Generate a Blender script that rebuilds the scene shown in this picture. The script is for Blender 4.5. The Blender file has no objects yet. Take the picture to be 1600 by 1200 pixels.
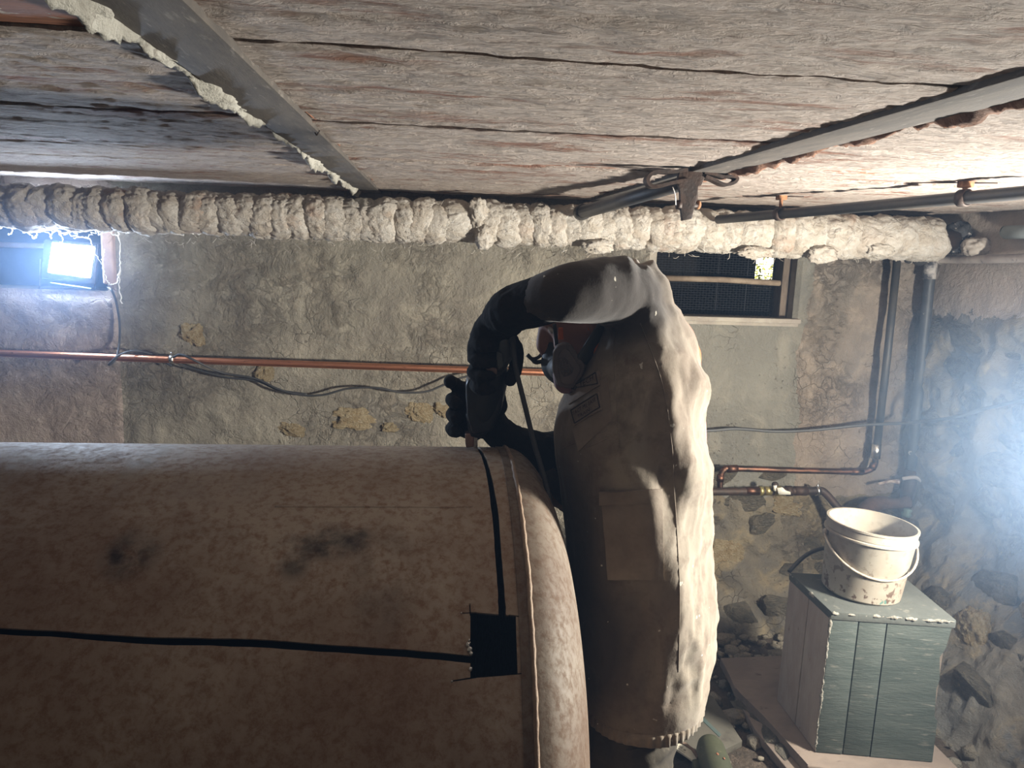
import bpy, bmesh, math, random
import numpy as np
from mathutils import Vector, Matrix, noise
from mathutils.bvhtree import BVHTree

random.seed(7)
rng = np.random.default_rng(7)
SC = bpy.context.scene
COL = SC.collection
PI = math.pi

# ------------------------------------------------------------------ camera
CAM_Z = 1.52
yaw, pitch, roll = math.radians(6.0), math.radians(-10.0), math.radians(2.1)
FW = Vector((math.sin(yaw)*math.cos(pitch), math.cos(yaw)*math.cos(pitch), math.sin(pitch)))
r0 = Vector((math.cos(yaw), -math.sin(yaw), 0)); u0 = r0.cross(FW)
RT = math.cos(roll)*r0 + math.sin(roll)*u0
UP = -math.sin(roll)*r0 + math.cos(roll)*u0
CAM = Vector((0, 0, CAM_Z))
cd = bpy.data.cameras.new('camera'); cam = bpy.data.objects.new('camera', cd); COL.objects.link(cam)
cd.sensor_width = 36; cd.lens = 27; cd.clip_start = .02; cd.clip_end = 60
cam.matrix_world = Matrix(((RT.x, UP.x, -FW.x, 0), (RT.y, UP.y, -FW.y, 0), (RT.z, UP.z, -FW.z, CAM_Z), (0, 0, 0, 1)))
SC.camera = cam

def ray(px, py):
    return FW + RT*((px-800)/1200) + UP*((600-py)/1200)
def at(px, py, Y):
    """the place in the cellar that a sight line reaches at depth Y"""
    d = ray(px, py); return CAM + d*(Y/d.y)
def atx(px, py, X):
    d = ray(px, py); return CAM + d*(X/d.x)
def atz(px, py, z):
    d = ray(px, py); return CAM + d*((z-CAM_Z)/d.z)

# ------------------------------------------------------------------ light, exposure
vs = SC.view_settings
SC.display_settings.display_device = 'sRGB'
vs.view_transform = 'Standard'; vs.look = 'None'; vs.gamma = 1; vs.use_curve_mapping = False
vs.exposure = 0.55
cy = SC.cycles; cy.max_bounces = 7; cy.diffuse_bounces = 5; cy.glossy_bounces = 3; cy.transmission_bounces = 2; cy.volume_bounces = 0
cy.volume_step_rate = 4; cy.volume_max_steps = 64; cy.use_denoising = True; cy.adaptive_threshold = .02
w = bpy.data.worlds.new('world'); SC.world = w; w.use_nodes = True
w.node_tree.nodes['Background'].inputs[0].default_value = (1, .86, .74, 1)
w.node_tree.nodes['Background'].inputs[1].default_value = .17

def area(name, loc, aim, size, power, color):
    l = bpy.data.lights.new(name, 'AREA'); l.shape = 'RECTANGLE'; l.size, l.size_y = size
    l.energy = power; l.color = color
    o = bpy.data.objects.new(name, l); COL.objects.link(o); o.location = loc
    o.rotation_euler = (Vector(aim)-Vector(loc)).to_track_quat('-Z', 'Y').to_euler()
    return o
# a second work lamp stands against the stone wall just outside the picture and lights the man's back
area('work_lamp_light', (1.76, 1.38, 1.08), (.60, 1.86, 1.24), (.16, .12), 68, (1, .97, .89))
# the floodlight in the window recess lights the room from its own panel
LED, HAZE, CLOUD = 340., .012, .42      # brightness of its panel; density of the smoke in the air and by the stone wall

# ------------------------------------------------------------------ helpers
def root_loc(o):
    p = Vector((0, 0, 0))
    while o is not None:
        p += o.location; o = o.parent
    return p
def link(name, me, mat, parent=None, smooth=True):
    o = bpy.data.objects.new(name, me); COL.objects.link(o)
    if mat is not None and not me.materials: me.materials.append(mat)
    if parent is not None:
        o.parent = parent
        off = root_loc(parent)
        if off.length > 0: me.transform(Matrix.Translation(-off))
    if smooth and len(me.polygons):
        me.polygons.foreach_set('use_smooth', [True]*len(me.polygons))
    return o
def obj(name, bm, mat, parent=None, smooth=True, angle=None):
    bmesh.ops.recalc_face_normals(bm, faces=bm.faces)
    me = bpy.data.meshes.new(name); bm.to_mesh(me); bm.free()
    o = link(name, me, mat, parent, smooth)
    if angle is not None: me.set_sharp_from_angle(angle=math.radians(angle))
    return o
def tag(o, label, cat, group=None, kind=None):
    if label: o['label'] = label
    if cat: o['category'] = cat
    if group: o['group'] = group
    if kind: o['kind'] = kind
    return o
def thing(name, loc, label, cat, group=None):
    o = bpy.data.objects.new(name, None); COL.objects.link(o); o.location = loc
    o.empty_display_size = .05
    return tag(o, label, cat, group)
def BM(): return bmesh.new()
def box(bm, c, s, rz=0, bev=0, M=None):
    m = Matrix.Translation(Vector(c)) @ (M if M is not None else Matrix.Rotation(rz, 4, 'Z')) @ Matrix.Diagonal((s[0], s[1], s[2], 1))
    g = bmesh.ops.create_cube(bm, size=1, matrix=m)
    if bev:
        es = list({e for v in g['verts'] for e in v.link_edges})
        bmesh.ops.bevel(bm, geom=es, offset=bev, segments=2, affect='EDGES', profile=.6)
def smooth_path(pts, n):
    """Catmull-Rom through pts (any dimension), n samples per span"""
    P = [np.array(p, float) for p in pts]
    P = [2*P[0]-P[1]] + P + [2*P[-1]-P[-2]]
    out = []
    for i in range(1, len(P)-2):
        for k in range(n):
            t = k/n
            a, b, c, d = P[i-1], P[i], P[i+1], P[i+2]
            out.append(.5*((2*b)+(-a+c)*t+(2*a-5*b+4*c-d)*t*t+(-a+3*b-3*c+d)*t**3))
    out.append(P[-2]); return out
def tube(bm, pts, r, seg=10, n=0, cap=True, flat=1.0):
    """round bar through pts; r a number or a list, one per point"""
    rr = list(r) if hasattr(r, '__len__') else [r]*len(pts)
    q = [list(p)+[k] for p, k in zip(pts, rr)]
    if n: q = smooth_path(q, n)
    c = [Vector(p[:3]) for p in q]; rad = [float(p[3]) for p in q]
    rings = []; nrm = None
    for i, p in enumerate(c):
        t = (c[min(i+1, len(c)-1)]-c[max(i-1, 0)]).normalized()
        if nrm is None:
            nrm = t.orthogonal().normalized()
        nrm = (nrm - t*nrm.dot(t)).normalized(); b = t.cross(nrm)
        rings.append([bm.verts.new(p+(nrm*math.cos(2*PI*k/seg)+b*math.sin(2*PI*k/seg)*flat)*rad[i]) for k in range(seg)])
    for a, b in zip(rings[:-1], rings[1:]):
        for k in range(seg):
            bm.faces.new((a[k], a[(k+1) % seg], b[(k+1) % seg], b[k]))
    if cap:
        bm.faces.new(rings[0][::-1]); bm.faces.new(rings[-1])
def lathe(bm, prof, origin, axis='Z', seg=48, M=None, close=False):
    """prof: list of (radius, height)"""
    rings = []
    for r, h in prof:
        ring = []
        for k in range(seg):
            a = 2*PI*k/seg
            v = Vector((r*math.cos(a), r*math.sin(a), h))
            if axis == 'X': v = Vector((h, r*math.cos(a), r*math.sin(a)))
            if M is not None: v = M @ v
            ring.append(bm.verts.new(Vector(origin)+v))
        rings.append(ring)
    for a, b in zip(rings[:-1], rings[1:]):
        for k in range(seg):
            bm.faces.new((a[k], a[(k+1) % seg], b[(k+1) % seg], b[k]))
    if close:
        a, b = rings[-1], rings[0]
        for k in range(seg):
            bm.faces.new((a[k], a[(k+1) % seg], b[(k+1) % seg], b[k]))
    else:
        if prof[0][0] > 1e-6: bm.faces.new(rings[0][::-1])
        if prof[-1][0] > 1e-6: bm.faces.new(rings[-1])
    bmesh.ops.remove_doubles(bm, verts=bm.verts, dist=1e-6)
def prism(bm, top, depth_vec):
    """solid with polygon face 'top' pushed along depth_vec"""
    a = [bm.verts.new(Vector(p)) for p in top]
    b = [bm.verts.new(Vector(p)+Vector(depth_vec)) for p in top]
    bm.faces.new(a); bm.faces.new(b[::-1]); n = len(a)
    for i in range(n): bm.faces.new((a[i], b[i], b[(i+1) % n], a[(i+1) % n]))
def ball(bm, c, r, sub=2, M=None):
    m = Matrix.Translation(Vector(c)) @ (M if M is not None else Matrix()) @ (Matrix.Diagonal((r[0], r[1], r[2], 1)) if hasattr(r, '__len__') else Matrix.Scale(r, 4))
    return bmesh.ops.create_icosphere(bm, subdivisions=sub, radius=1, matrix=m)['verts']

# vectorised gradient-like value noise
_perm = rng.permutation(4096); _val = rng.uniform(-1, 1, 4096)
def vnoise(p):
    p = np.asarray(p, float); i = np.floor(p).astype(int); f = p-i; f = f*f*f*(f*(f*6-15)+10)
    def h(dx, dy, dz):
        return _val[_perm[(_perm[(_perm[(i[:, 0]+dx) & 4095]+i[:, 1]+dy) & 4095]+i[:, 2]+dz) & 4095]]
    def l(a, b, t): return a+(b-a)*t
    x0 = l(h(0, 0, 0), h(1, 0, 0), f[:, 0]); x1 = l(h(0, 1, 0), h(1, 1, 0), f[:, 0])
    x2 = l(h(0, 0, 1), h(1, 0, 1), f[:, 0]); x3 = l(h(0, 1, 1), h(1, 1, 1), f[:, 0])
    return l(l(x0, x1, f[:, 1]), l(x2, x3, f[:, 1]), f[:, 2])
def fbm(p, oct=4, ridged=False, gain=.5):
    p = np.array(p, float); s = 0; a = 1.; tot = 0
    for k in range(oct):
        n = vnoise(p+17.3*k)
        s = s+a*((1-2*np.abs(n)) if ridged else n); tot += a
        a *= gain; p = p*2.03
    return s/tot
def sstep(a, b, x):
    t = np.clip((x-a)/(b-a), 0, 1); return t*t*(3-2*t)
def grid_mesh(name, xs, ys, pos, mat, parent=None, hole=None):
    """pos(X, Y) -> (N,3) coordinates; hole(xc, yc) -> True where no face"""
    X, Y = np.meshgrid(xs, ys); co = pos(X.ravel(), Y.ravel())
    nx, ny = len(xs), len(ys)
    fs = []
    for j in range(ny-1):
        for i in range(nx-1):
            if hole is not None and hole((xs[i]+xs[i+1])/2, (ys[j]+ys[j+1])/2): continue
            a = j*nx+i; fs.append((a, a+1, a+nx+1, a+nx))
    me = bpy.data.meshes.new(name); me.from_pydata(co.tolist(), [], fs)
    return link(name, me, mat, parent)
def evald(o):
    dg = bpy.context.evaluated_depsgraph_get()
    me = bpy.data.meshes.new_from_object(o.evaluated_get(dg)); return me
def blob(chains, vox=.008, smooth=4, name='blob'):
    """chains of (point, radius) joined into one continuous surface"""
    bm = BM()
    for ch in chains:
        if callable(ch): ch(bm); continue
        pts = [c[0] for c in ch]; rs = [c[1] for c in ch]
        if len(ch) > 1: tube(bm, pts, rs, 16, 6)
        for p, r in ((pts[0], rs[0]), (pts[-1], rs[-1])): ball(bm, p, r*.99, 3)
    bmesh.ops.recalc_face_normals(bm, faces=bm.faces)
    me = bpy.data.meshes.new(name); bm.to_mesh(me); bm.free()
    o = bpy.data.objects.new(name, me); COL.objects.link(o)
    m = o.modifiers.new('r', 'REMESH'); m.mode = 'VOXEL'; m.voxel_size = vox
    if smooth:
        m = o.modifiers.new('s', 'SMOOTH'); m.factor = .5; m.iterations = smooth
    out = evald(o); bpy.data.objects.remove(o); bpy.data.meshes.remove(me)
    return out
def displace(me, fn):
    n = len(me.vertices); co = np.empty(n*3); me.vertices.foreach_get('co', co); co = co.reshape(-1, 3)
    no = np.empty(n*3); me.vertices.foreach_get('normal', no); no = no.reshape(-1, 3)
    co = co+no*fn(co)[:, None]
    me.vertices.foreach_set('co', co.ravel()); me.update()
def bvh(me):
    return BVHTree.FromPolygons([v.co.copy() for v in me.vertices], [tuple(p.vertices) for p in me.polygons])
def patch(name, tree, corners, mat, parent, nx=10, ny=10, lift=.002, th=.003):
    """a sewn-on piece of cloth that follows the surface it lies on; corners (px) tl, tr, br, bl"""
    tl, tr, br, bl = [np.array(c, float) for c in corners]
    P = []; N = []
    for j in range(ny+1):
        for i in range(nx+1):
            u, v = i/nx, j/ny
            q = (tl*(1-u)+tr*u)*(1-v)+(bl*(1-u)+br*u)*v
            h = tree.ray_cast(CAM, ray(*q).normalized())
            if h[0] is None: return None
            n = h[1] if h[1].dot(ray(*q)) < 0 else -h[1]
            P.append(h[0]); N.append(n)
    bm = BM(); W = nx+1
    out = [bm.verts.new(p+n*(lift+th)) for p, n in zip(P, N)]
    inn = [bm.verts.new(p-n*.002) for p, n in zip(P, N)]
    for j in range(ny):
        for i in range(nx):
            a = j*W+i
            bm.faces.new((out[a], out[a+1], out[a+W+1], out[a+W])); bm.faces.new((inn[a], inn[a+W], inn[a+W+1], inn[a+1]))
    rim = [i for i in range(W)]+[j*W+nx for j in range(1, ny+1)]+[ny*W+i for i in range(nx-1, -1, -1)]+[j*W for j in range(ny-1, 0, -1)]
    for a, b in zip(rim, rim[1:]+rim[:1]): bm.faces.new((out[a], inn[a], inn[b], out[b]))
    return obj(name, bm, mat, parent, True, 50)
def seam(name, tree, px, mat, parent, r=.002, n=5):
    pts = []
    for q in smooth_path(px, n):
        h = tree.ray_cast(CAM, ray(*q).normalized())
        if h[0] is not None: pts.append(h[0])
    if len(pts) < 2: return None
    bm = BM(); tube(bm, pts, r, 6); return obj(name, bm, mat, parent)

# ------------------------------------------------------------------ materials
class NB:
    def __init__(s, name):
        s.m = bpy.data.materials.new(name); s.m.use_nodes = True; s.t = s.m.node_tree
        s.b = s.t.nodes['Principled BSDF']
        s.tc = s.t.nodes.new('ShaderNodeTexCoord')
    def n(s, kind, **kw):
        x = s.t.nodes.new(kind)
        for k, v in kw.items(): setattr(x, k, v)
        return x
    def l(s, a, b): s.t.links.new(a, b)
    def vec(s, stretch=(1, 1, 1), src='Object', rot=(0, 0, 0)):
        mp = s.n('ShaderNodeMapping'); mp.inputs['Scale'].default_value = stretch; mp.inputs['Rotation'].default_value = rot
        s.l(s.tc.outputs[src], mp.inputs['Vector']); return mp.outputs[0]
    def noise(s, vec, scale, detail=6, rough=.6, dist=0):
        x = s.n('ShaderNodeTexNoise'); x.inputs['Scale'].default_value = scale; x.inputs['Detail'].default_value = detail
        x.inputs['Roughness'].default_value = rough; x.inputs['Distortion'].default_value = dist
        s.l(vec, x.inputs['Vector']); return x.outputs['Fac']
    def vor(s, vec, scale, feature='DISTANCE_TO_EDGE'):
        x = s.n('ShaderNodeTexVoronoi', feature=feature); x.inputs['Scale'].default_value = scale
        s.l(vec, x.inputs['Vector']); return x.outputs[0]
    def ramp(s, fac, stops):
        x = s.n('ShaderNodeValToRGB'); e = x.color_ramp.elements
        while len(e) < len(stops): e.new(.5)
        for k, (p, c) in zip(e, stops):
            k.position = p; k.color = (c, c, c, 1) if not hasattr(c, '__len__') else (*c, 1)
        s.l(fac, x.inputs['Fac']); return x.outputs['Color']
    def mix(s, fac, a, b, mode='MIX'):
        x = s.n('ShaderNodeMix', data_type='RGBA', blend_type=mode)
        for sock, v in ((x.inputs[0], fac), (x.inputs[6], a), (x.inputs[7], b)):
            if hasattr(v, 'is_linked'): s.l(v, sock)
            elif hasattr(v, '__len__'): sock.default_value = (*v, 1)
            else: sock.default_value = v
        return x.outputs[2]
    def math(s, op, a, b=0, clamp=False):
        x = s.n('ShaderNodeMath', operation=op, use_clamp=clamp)
        for sock, v in ((x.inputs[0], a), (x.inputs[1], b)):
            if hasattr(v, 'is_linked'): s.l(v, sock)
            else: sock.default_value = v
        return x.outputs[0]
    def color(s, c):
        if hasattr(c, 'is_linked'): s.l(c, s.b.inputs['Base Color'])
        else: s.b.inputs['Base Color'].default_value = (*c, 1)
    def rough(s, r):
        if hasattr(r, 'is_linked'): s.l(r, s.b.inputs['Roughness'])
        else: s.b.inputs['Roughness'].default_value = r
    def bump(s, h, strength=.3, dist=.01, after=None):
        x = s.n('ShaderNodeBump'); x.inputs['Strength'].default_value = strength; x.inputs['Distance'].default_value = dist
        s.l(h, x.inputs['Height'])
        if after is not None: s.l(after, x.inputs['Normal'])
        s.l(x.outputs[0], s.b.inputs['Normal']); return x.outputs[0]
    def blotch(s, c, size, vec=None):
        """1 inside a soft ellipse at c with half sizes 'size', else 0"""
        sub = s.n('ShaderNodeVectorMath', operation='SUBTRACT'); s.l(s.tc.outputs['Object'], sub.inputs[0]); sub.inputs[1].default_value = c
        dv = s.n('ShaderNodeVectorMath', operation='DIVIDE'); s.l(sub.outputs[0], dv.inputs[0]); dv.inputs[1].default_value = size
        ln = s.n('ShaderNodeVectorMath', operation='LENGTH'); s.l(dv.outputs[0], ln.inputs[0])
        return s.ramp(ln.outputs[1], [(.45, 1.), (1., 0.)])
def M(name, c1, c2=None, c3=None, scale=8, detail=6, stretch=(1, 1, 1), rough=.8, bump=.2, bscale=60, bdist=.004, metal=0, band=(.4, .6), band3=(.6, .7), scale3=None):
    k = NB(name); v = k.vec(stretch); c = c1
    if c2 is not None: c = k.mix(k.ramp(k.noise(v, scale, detail), [(band[0], 0.), (band[1], 1.)]), c1, c2)
    if c3 is not None: c = k.mix(k.ramp(k.noise(v, scale3 or scale*2.7, detail), [(band3[0], 0.), (band3[1], 1.)]), c, c3)
    k.color(c); k.rough(rough); k.b.inputs['Metallic'].default_value = metal
    if bump: k.bump(k.noise(v, bscale, 8, .65), bump, bdist)
    return k.m
# ------------------------------------------------------------------ wall, floor and ceiling materials
def wall_mat(name, c1, c2, c3, crack=.5, bumps=(.55, .012)):
    k = NB(name); v = k.vec()
    big = k.noise(v, 2.2, 5, .55); med = k.noise(v, 7, 8, .62, .4); fine = k.noise(v, 45, 8, .7)
    c = k.mix(k.ramp(big, [(.4, 0.), (.62, 1.)]), c1, c2)
    c = k.mix(k.ramp(med, [(.5, 0.), (.7, 1.)]), c, c3)
    vv = k.n('ShaderNodeVectorMath', operation='ADD'); k.l(v, vv.inputs[0])
    nz = k.n('ShaderNodeTexNoise'); nz.inputs['Scale'].default_value = 6; nz.inputs['Detail'].default_value = 4
    k.l(v, nz.inputs['Vector']); sc = k.n('ShaderNodeVectorMath', operation='SCALE'); sc.inputs[3].default_value = .25
    k.l(nz.outputs['Color'], sc.inputs[0]); k.l(sc.outputs[0], vv.inputs[1])
    cr = k.vor(vv.outputs[0], 9)
    line = k.math('MULTIPLY', k.ramp(cr, [(0., 1.), (.035, 0.)]), k.ramp(k.noise(v, 3.1, 3), [(.5, 0.), (.62, 1.)]))
    c = k.mix(k.math('MULTIPLY', line, crack), c, tuple(x*.35 for x in c1))
    pits = k.ramp(k.noise(v, 70, 3, .5), [(.66, 0.), (.72, 1.)])
    c = k.mix(k.math('MULTIPLY', pits, .45), c, tuple(x*.4 for x in c1))
    k.color(c); k.rough(.92)
    h = k.math('ADD', k.math('MULTIPLY', med, 1.2), k.math('MULTIPLY', fine, .45))
    h = k.math('SUBTRACT', h, k.math('MULTIPLY', line, .35)); h = k.math('SUBTRACT', h, k.math('MULTIPLY', pits, .12))
    k.bump(h, bumps[0], bumps[1])
    return k.m
MAT_PLASTER = wall_mat('grey_plaster', (.40, .365, .30), (.30, .275, .235), (.46, .42, .335))
MAT_RUBBLE = wall_mat('rubble_mortar', (.27, .235, .175), (.19, .175, .15), (.36, .30, .19), .3, (.9, .02))
MAT_STONE = M('stone_grey', (.26, .225, .17), (.18, .163, .132), (.34, .28, .175), scale=2.2, rough=.95, bump=1, bscale=6, bdist=.08, scale3=5)
MAT_YSTONE = M('stone_yellow', (.66, .55, .36), (.50, .37, .21), (.74, .68, .54), scale=3.5, rough=.92, bump=1, bscale=9, bdist=.05, scale3=8)
MAT_EARTH = M('earth', (.095, .07, .052), (.065, .05, .038), (.14, .105, .078), scale=9, rough=.95, bump=.9, bscale=45, bdist=.02)

def ceiling_mat():
    k = NB('limewashed_board'); oi = k.n('ShaderNodeObjectInfo')
    ad = k.n('ShaderNodeVectorMath', operation='ADD'); k.l(k.tc.outputs['Object'], ad.inputs[0])
    cb = k.n('ShaderNodeCombineXYZ'); k.l(k.math('MULTIPLY', oi.outputs['Random'], 9.), cb.inputs[2]); k.l(cb.outputs[0], ad.inputs[1])
    def st(s):
        mp = k.n('ShaderNodeMapping'); mp.inputs['Scale'].default_value = s; k.l(ad.outputs[0], mp.inputs['Vector']); return mp.outputs[0]
    grain = k.noise(st((3, 60, 20)), 1.5, 8, .65, .6); wash = k.noise(st((3, 9, 6)), 1.1, 8, .66, .5)
    fine = k.noise(st((26, 60, 40)), 1.6, 8, .72); broad = k.noise(st((.8, 1.6, 1)), 1.3, 4)
    c = k.mix(k.ramp(broad, [(.35, 0.), (.65, 1.)]), (.69, .585, .51), (.575, .475, .41))
    c = k.mix(k.ramp(fine, [(.45, 0.), (.75, 1.)]), c, (.66, .59, .54))
    worn = k.math('ADD', wash, k.math('MULTIPLY', grain, .35))
    c = k.mix(k.ramp(worn, [(.725, 0.), (.83, .9)]), c, (.30, .125, .07))
    gr = k.ramp(grain, [(.6, 0.), (.7, .55)])
    c = k.mix(gr, c, (.36, .24, .18))
    k.color(c); k.rough(.88)
    h = k.math('ADD', k.math('MULTIPLY', fine, .7), k.math('MULTIPLY', grain, .7)); h = k.math('SUBTRACT', h, k.ramp(worn, [(.70, 0.), (.80, .5)]))
    h = k.math('ADD', h, k.math('MULTIPLY', k.ramp(k.noise(st((9, 22, 12)), 1.4, 8, .7, 1.2), [(.46, 0.), (.54, .8)]), 1.))
    gran = k.noise(st((1, 1.5, 1)), 75, 7, .7, .3); h = k.math('ADD', h, k.math('MULTIPLY', gran, 1.1))
    c2 = k.mix(k.ramp(gran, [(.36, .45), (.5, 0.)]), c, (.30, .19, .14)); k.color(c2)
    k.bump(h, 1., .016); return k.m
MAT_BOARD = ceiling_mat()
MAT_BARE = M('bare_red_wood', (.27, .11, .055), (.17, .07, .04), scale=6, stretch=(2, 20, 20), rough=.85, bump=.4, bscale=20)
MAT_BEAM = M('painted_steel_flange', (.10, .085, .072), (.065, .056, .05), (.17, .15, .13), scale=6, stretch=(8, 1.5, 4), rough=.85, bump=.25, bscale=60)
MAT_MORTAR = M('white_mortar', (.52, .50, .44), (.36, .34, .29), (.2, .17, .14), scale=14, rough=.95, bump=1, bscale=70, bdist=.01)
MAT_RUST = M('rusty_crust', (.23, .12, .075), (.14, .075, .05), (.33, .2, .13), scale=14, rough=.95, bump=.9, bscale=60, bdist=.01)
MAT_DARKIRON = M('dark_iron', (.035, .026, .022), (.06, .035, .025), scale=25, rough=.6, bump=.4, bscale=90, metal=.3)
MAT_BLACKPIPE = M('black_painted_pipe', (.035, .037, .042), (.06, .055, .05), scale=9, rough=.5, bump=.25, bscale=60)

# ------------------------------------------------------------------ the room
CEIL = 1.72; WALL_Y = 3.1; WALL_X = 2.1
floor = grid_mesh('floor', np.linspace(-3.2, 2.3, 150), np.linspace(-2.5, 3.3, 150),
    lambda X, Y: np.stack([X, Y, -.012+.022*fbm(np.stack([X*4, Y*4, 0*X], 1), 5)-.01], 1), MAT_EARTH)
tag(floor, None, None, None, 'structure')

H1 = (-2.6, -1.245, 1.303, 1.53); H2 = (.90, 1.50, 1.268, 1.56)
def lines(a, b, step, extra):
    return np.array(sorted(set(np.round(np.concatenate([np.arange(a, b+1e-6, step), extra]), 4))))
def wall_depth(x, z):
    p = np.stack([x, 0*x, z], 1)
    rub = sstep(.80, .95, x)*sstep(.56, .46, z+.04*fbm(p*5, 2))
    pier = sstep(1.53, 1.6, x)*(1-rub)
    panel = sstep(.86, .98, x)*(1-sstep(1.5, 1.57, x))*sstep(.46, .56, z)*(1-sstep(1.255, 1.275, z))
    plast = (1-sstep(.82, .95, x))
    lump = .016*fbm(p*3.2, 4)+.016*fbm(p*9, 4, True)*sstep(-.15, .3, fbm(p*2.1+9, 3))
    d = rub*.3*sstep(.24, -.02, z) + plast*lump + panel*(.004*fbm(p*6, 4)-.012) + rub*(.03*fbm(p*4.5, 5, True)+.028*fbm(p*13, 4)+.012*fbm(p*24, 3, True)) + pier*(.022*fbm(p*5, 5, True)+.01)
    left = 1-sstep(-1.222, -1.2, x)
    d = d*(1-left)+left*(.014+.008*fbm(p*5, 5)+.006*fbm(p*12, 3, True))
    for (a, b, c, e) in (H1, H2):
        dist = np.maximum(np.maximum(a-x, x-b), np.maximum(c-z, z-e))
        f = sstep(.0, .05, dist); d = d*f
    return d
xs = lines(-3.2, 2.3, .0125, [H1[0], H1[1], H2[0], H2[1]]); zs = lines(-.1, 1.8, .0125, [H1[2], H1[3], H2[2], H2[3]])
def wpos(X, Z): return np.stack([X, WALL_Y-wall_depth(X, Z), Z], 1)
inh = lambda x, z: any(a < x < b and c < z < e for a, b, c, e in (H1, H2))
def wall_back_mat():
    # the plaster coat stops above the rubble footing: two coats with a ragged seam between them
    k = NB('plaster_over_rubble'); v = k.vec(); sep = k.n('ShaderNodeSeparateXYZ'); k.l(v, sep.inputs[0])
    wob = k.math('MULTIPLY', k.math('SUBTRACT', k.noise(v, 5, 5), .5), .16)
    zz = k.math('ADD', sep.outputs[2], wob); xx = k.math('ADD', sep.outputs[0], wob)
    low = k.math('MULTIPLY', k.math('LESS_THAN', zz, .5), k.math('GREATER_THAN', xx, .84))
    pier = k.math('GREATER_THAN', xx, 1.56); left = k.math('LESS_THAN', sep.outputs[0], -1.21)
    mid = k.math('MULTIPLY', k.math('GREATER_THAN', sep.outputs[0], .88), k.math('SUBTRACT', 1., pier))
    med = k.noise(v, 7, 8, .62, .4); big = k.noise(v, 2.2, 5); fine = k.noise(v, 45, 8, .7)
    def coat(a, b, c):
        x = k.mix(k.ramp(big, [(.4, 0.), (.62, 1.)]), a, b); return k.mix(k.ramp(med, [(.5, 0.), (.7, 1.)]), x, c)
    c = coat((.29, .268, .222), (.215, .197, .168), (.36, .33, .27))
    c = k.mix(left, c, coat((.42, .35, .31), (.33, .275, .245), (.47, .41, .365)))
    c = k.mix(mid, c, coat((.215, .21, .186), (.17, .166, .15), (.26, .247, .212)))
    c = k.mix(pier, c, coat((.28, .235, .20), (.19, .17, .15), (.36, .30, .245)))
    c = k.mix(low, c, coat((.20, .17, .122), (.12, .11, .094), (.28, .225, .135)))
    nz = k.n('ShaderNodeTexNoise'); nz.inputs['Scale'].default_value = 5; nz.inputs['Detail'].default_value = 5; k.l(v, nz.inputs['Vector'])
    sc = k.n('ShaderNodeVectorMath', operation='SCALE'); sc.inputs[3].default_value = .35; k.l(nz.outputs['Color'], sc.inputs[0])
    vv = k.n('ShaderNodeVectorMath', operation='ADD'); k.l(v, vv.inputs[0]); k.l(sc.outputs[0], vv.inputs[1])
    cr = k.vor(vv.outputs[0], 11)
    line = k.math('MULTIPLY', k.ramp(cr, [(0., 1.), (.03, 0.)]), k.ramp(k.noise(v, 2.6, 4), [(.5, 0.), (.6, 1.)]))
    pits = k.math('MULTIPLY', k.ramp(k.noise(v, 60, 4, .6), [(.64, 0.), (.69, 1.)]), k.ramp(k.noise(v, 3.7, 4), [(.45, 0.), (.6, 1.)]))
    c = k.mix(k.math('MULTIPLY', line, .22), c, (.12, .09, .065)); c = k.mix(k.math('MULTIPLY', pits, .6), c, (.13, .10, .075))
    k.color(c); k.rough(.93)
    fl1 = k.ramp(k.noise(v, 8, 8, .66, .7), [(.46, 0.), (.54, 1.)]); fl2 = k.ramp(k.noise(v, 21, 8, .68, .6), [(.48, 0.), (.57, 1.)])
    where = k.ramp(k.noise(v, 2.3, 4), [(.44, .06), (.62, .8)])
    where = k.math('MULTIPLY', where, k.math('SUBTRACT', 1., k.math('MULTIPLY', mid, .85)))
    c2 = k.mix(k.math('MULTIPLY', k.math('MULTIPLY', fl1, where), .40), c, (.13, .10, .075)); k.color(c2)
    h = k.math('ADD', k.math('MULTIPLY', med, 1.5), k.math('MULTIPLY', fine, .55))
    h = k.math('ADD', h, k.math('MULTIPLY', k.math('ADD', k.math('MULTIPLY', fl1, .55), k.math('MULTIPLY', fl2, .40)), where))
    h = k.math('SUBTRACT', h, k.math('MULTIPLY', line, .25)); h = k.math('SUBTRACT', h, k.math('MULTIPLY', pits, .3))
    k.bump(h, 1., .017); return k.m
wall_back = grid_mesh('wall_back', xs, zs, wpos, wall_back_mat(), None, inh)
tag(wall_back, None, None, None, 'structure')

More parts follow.
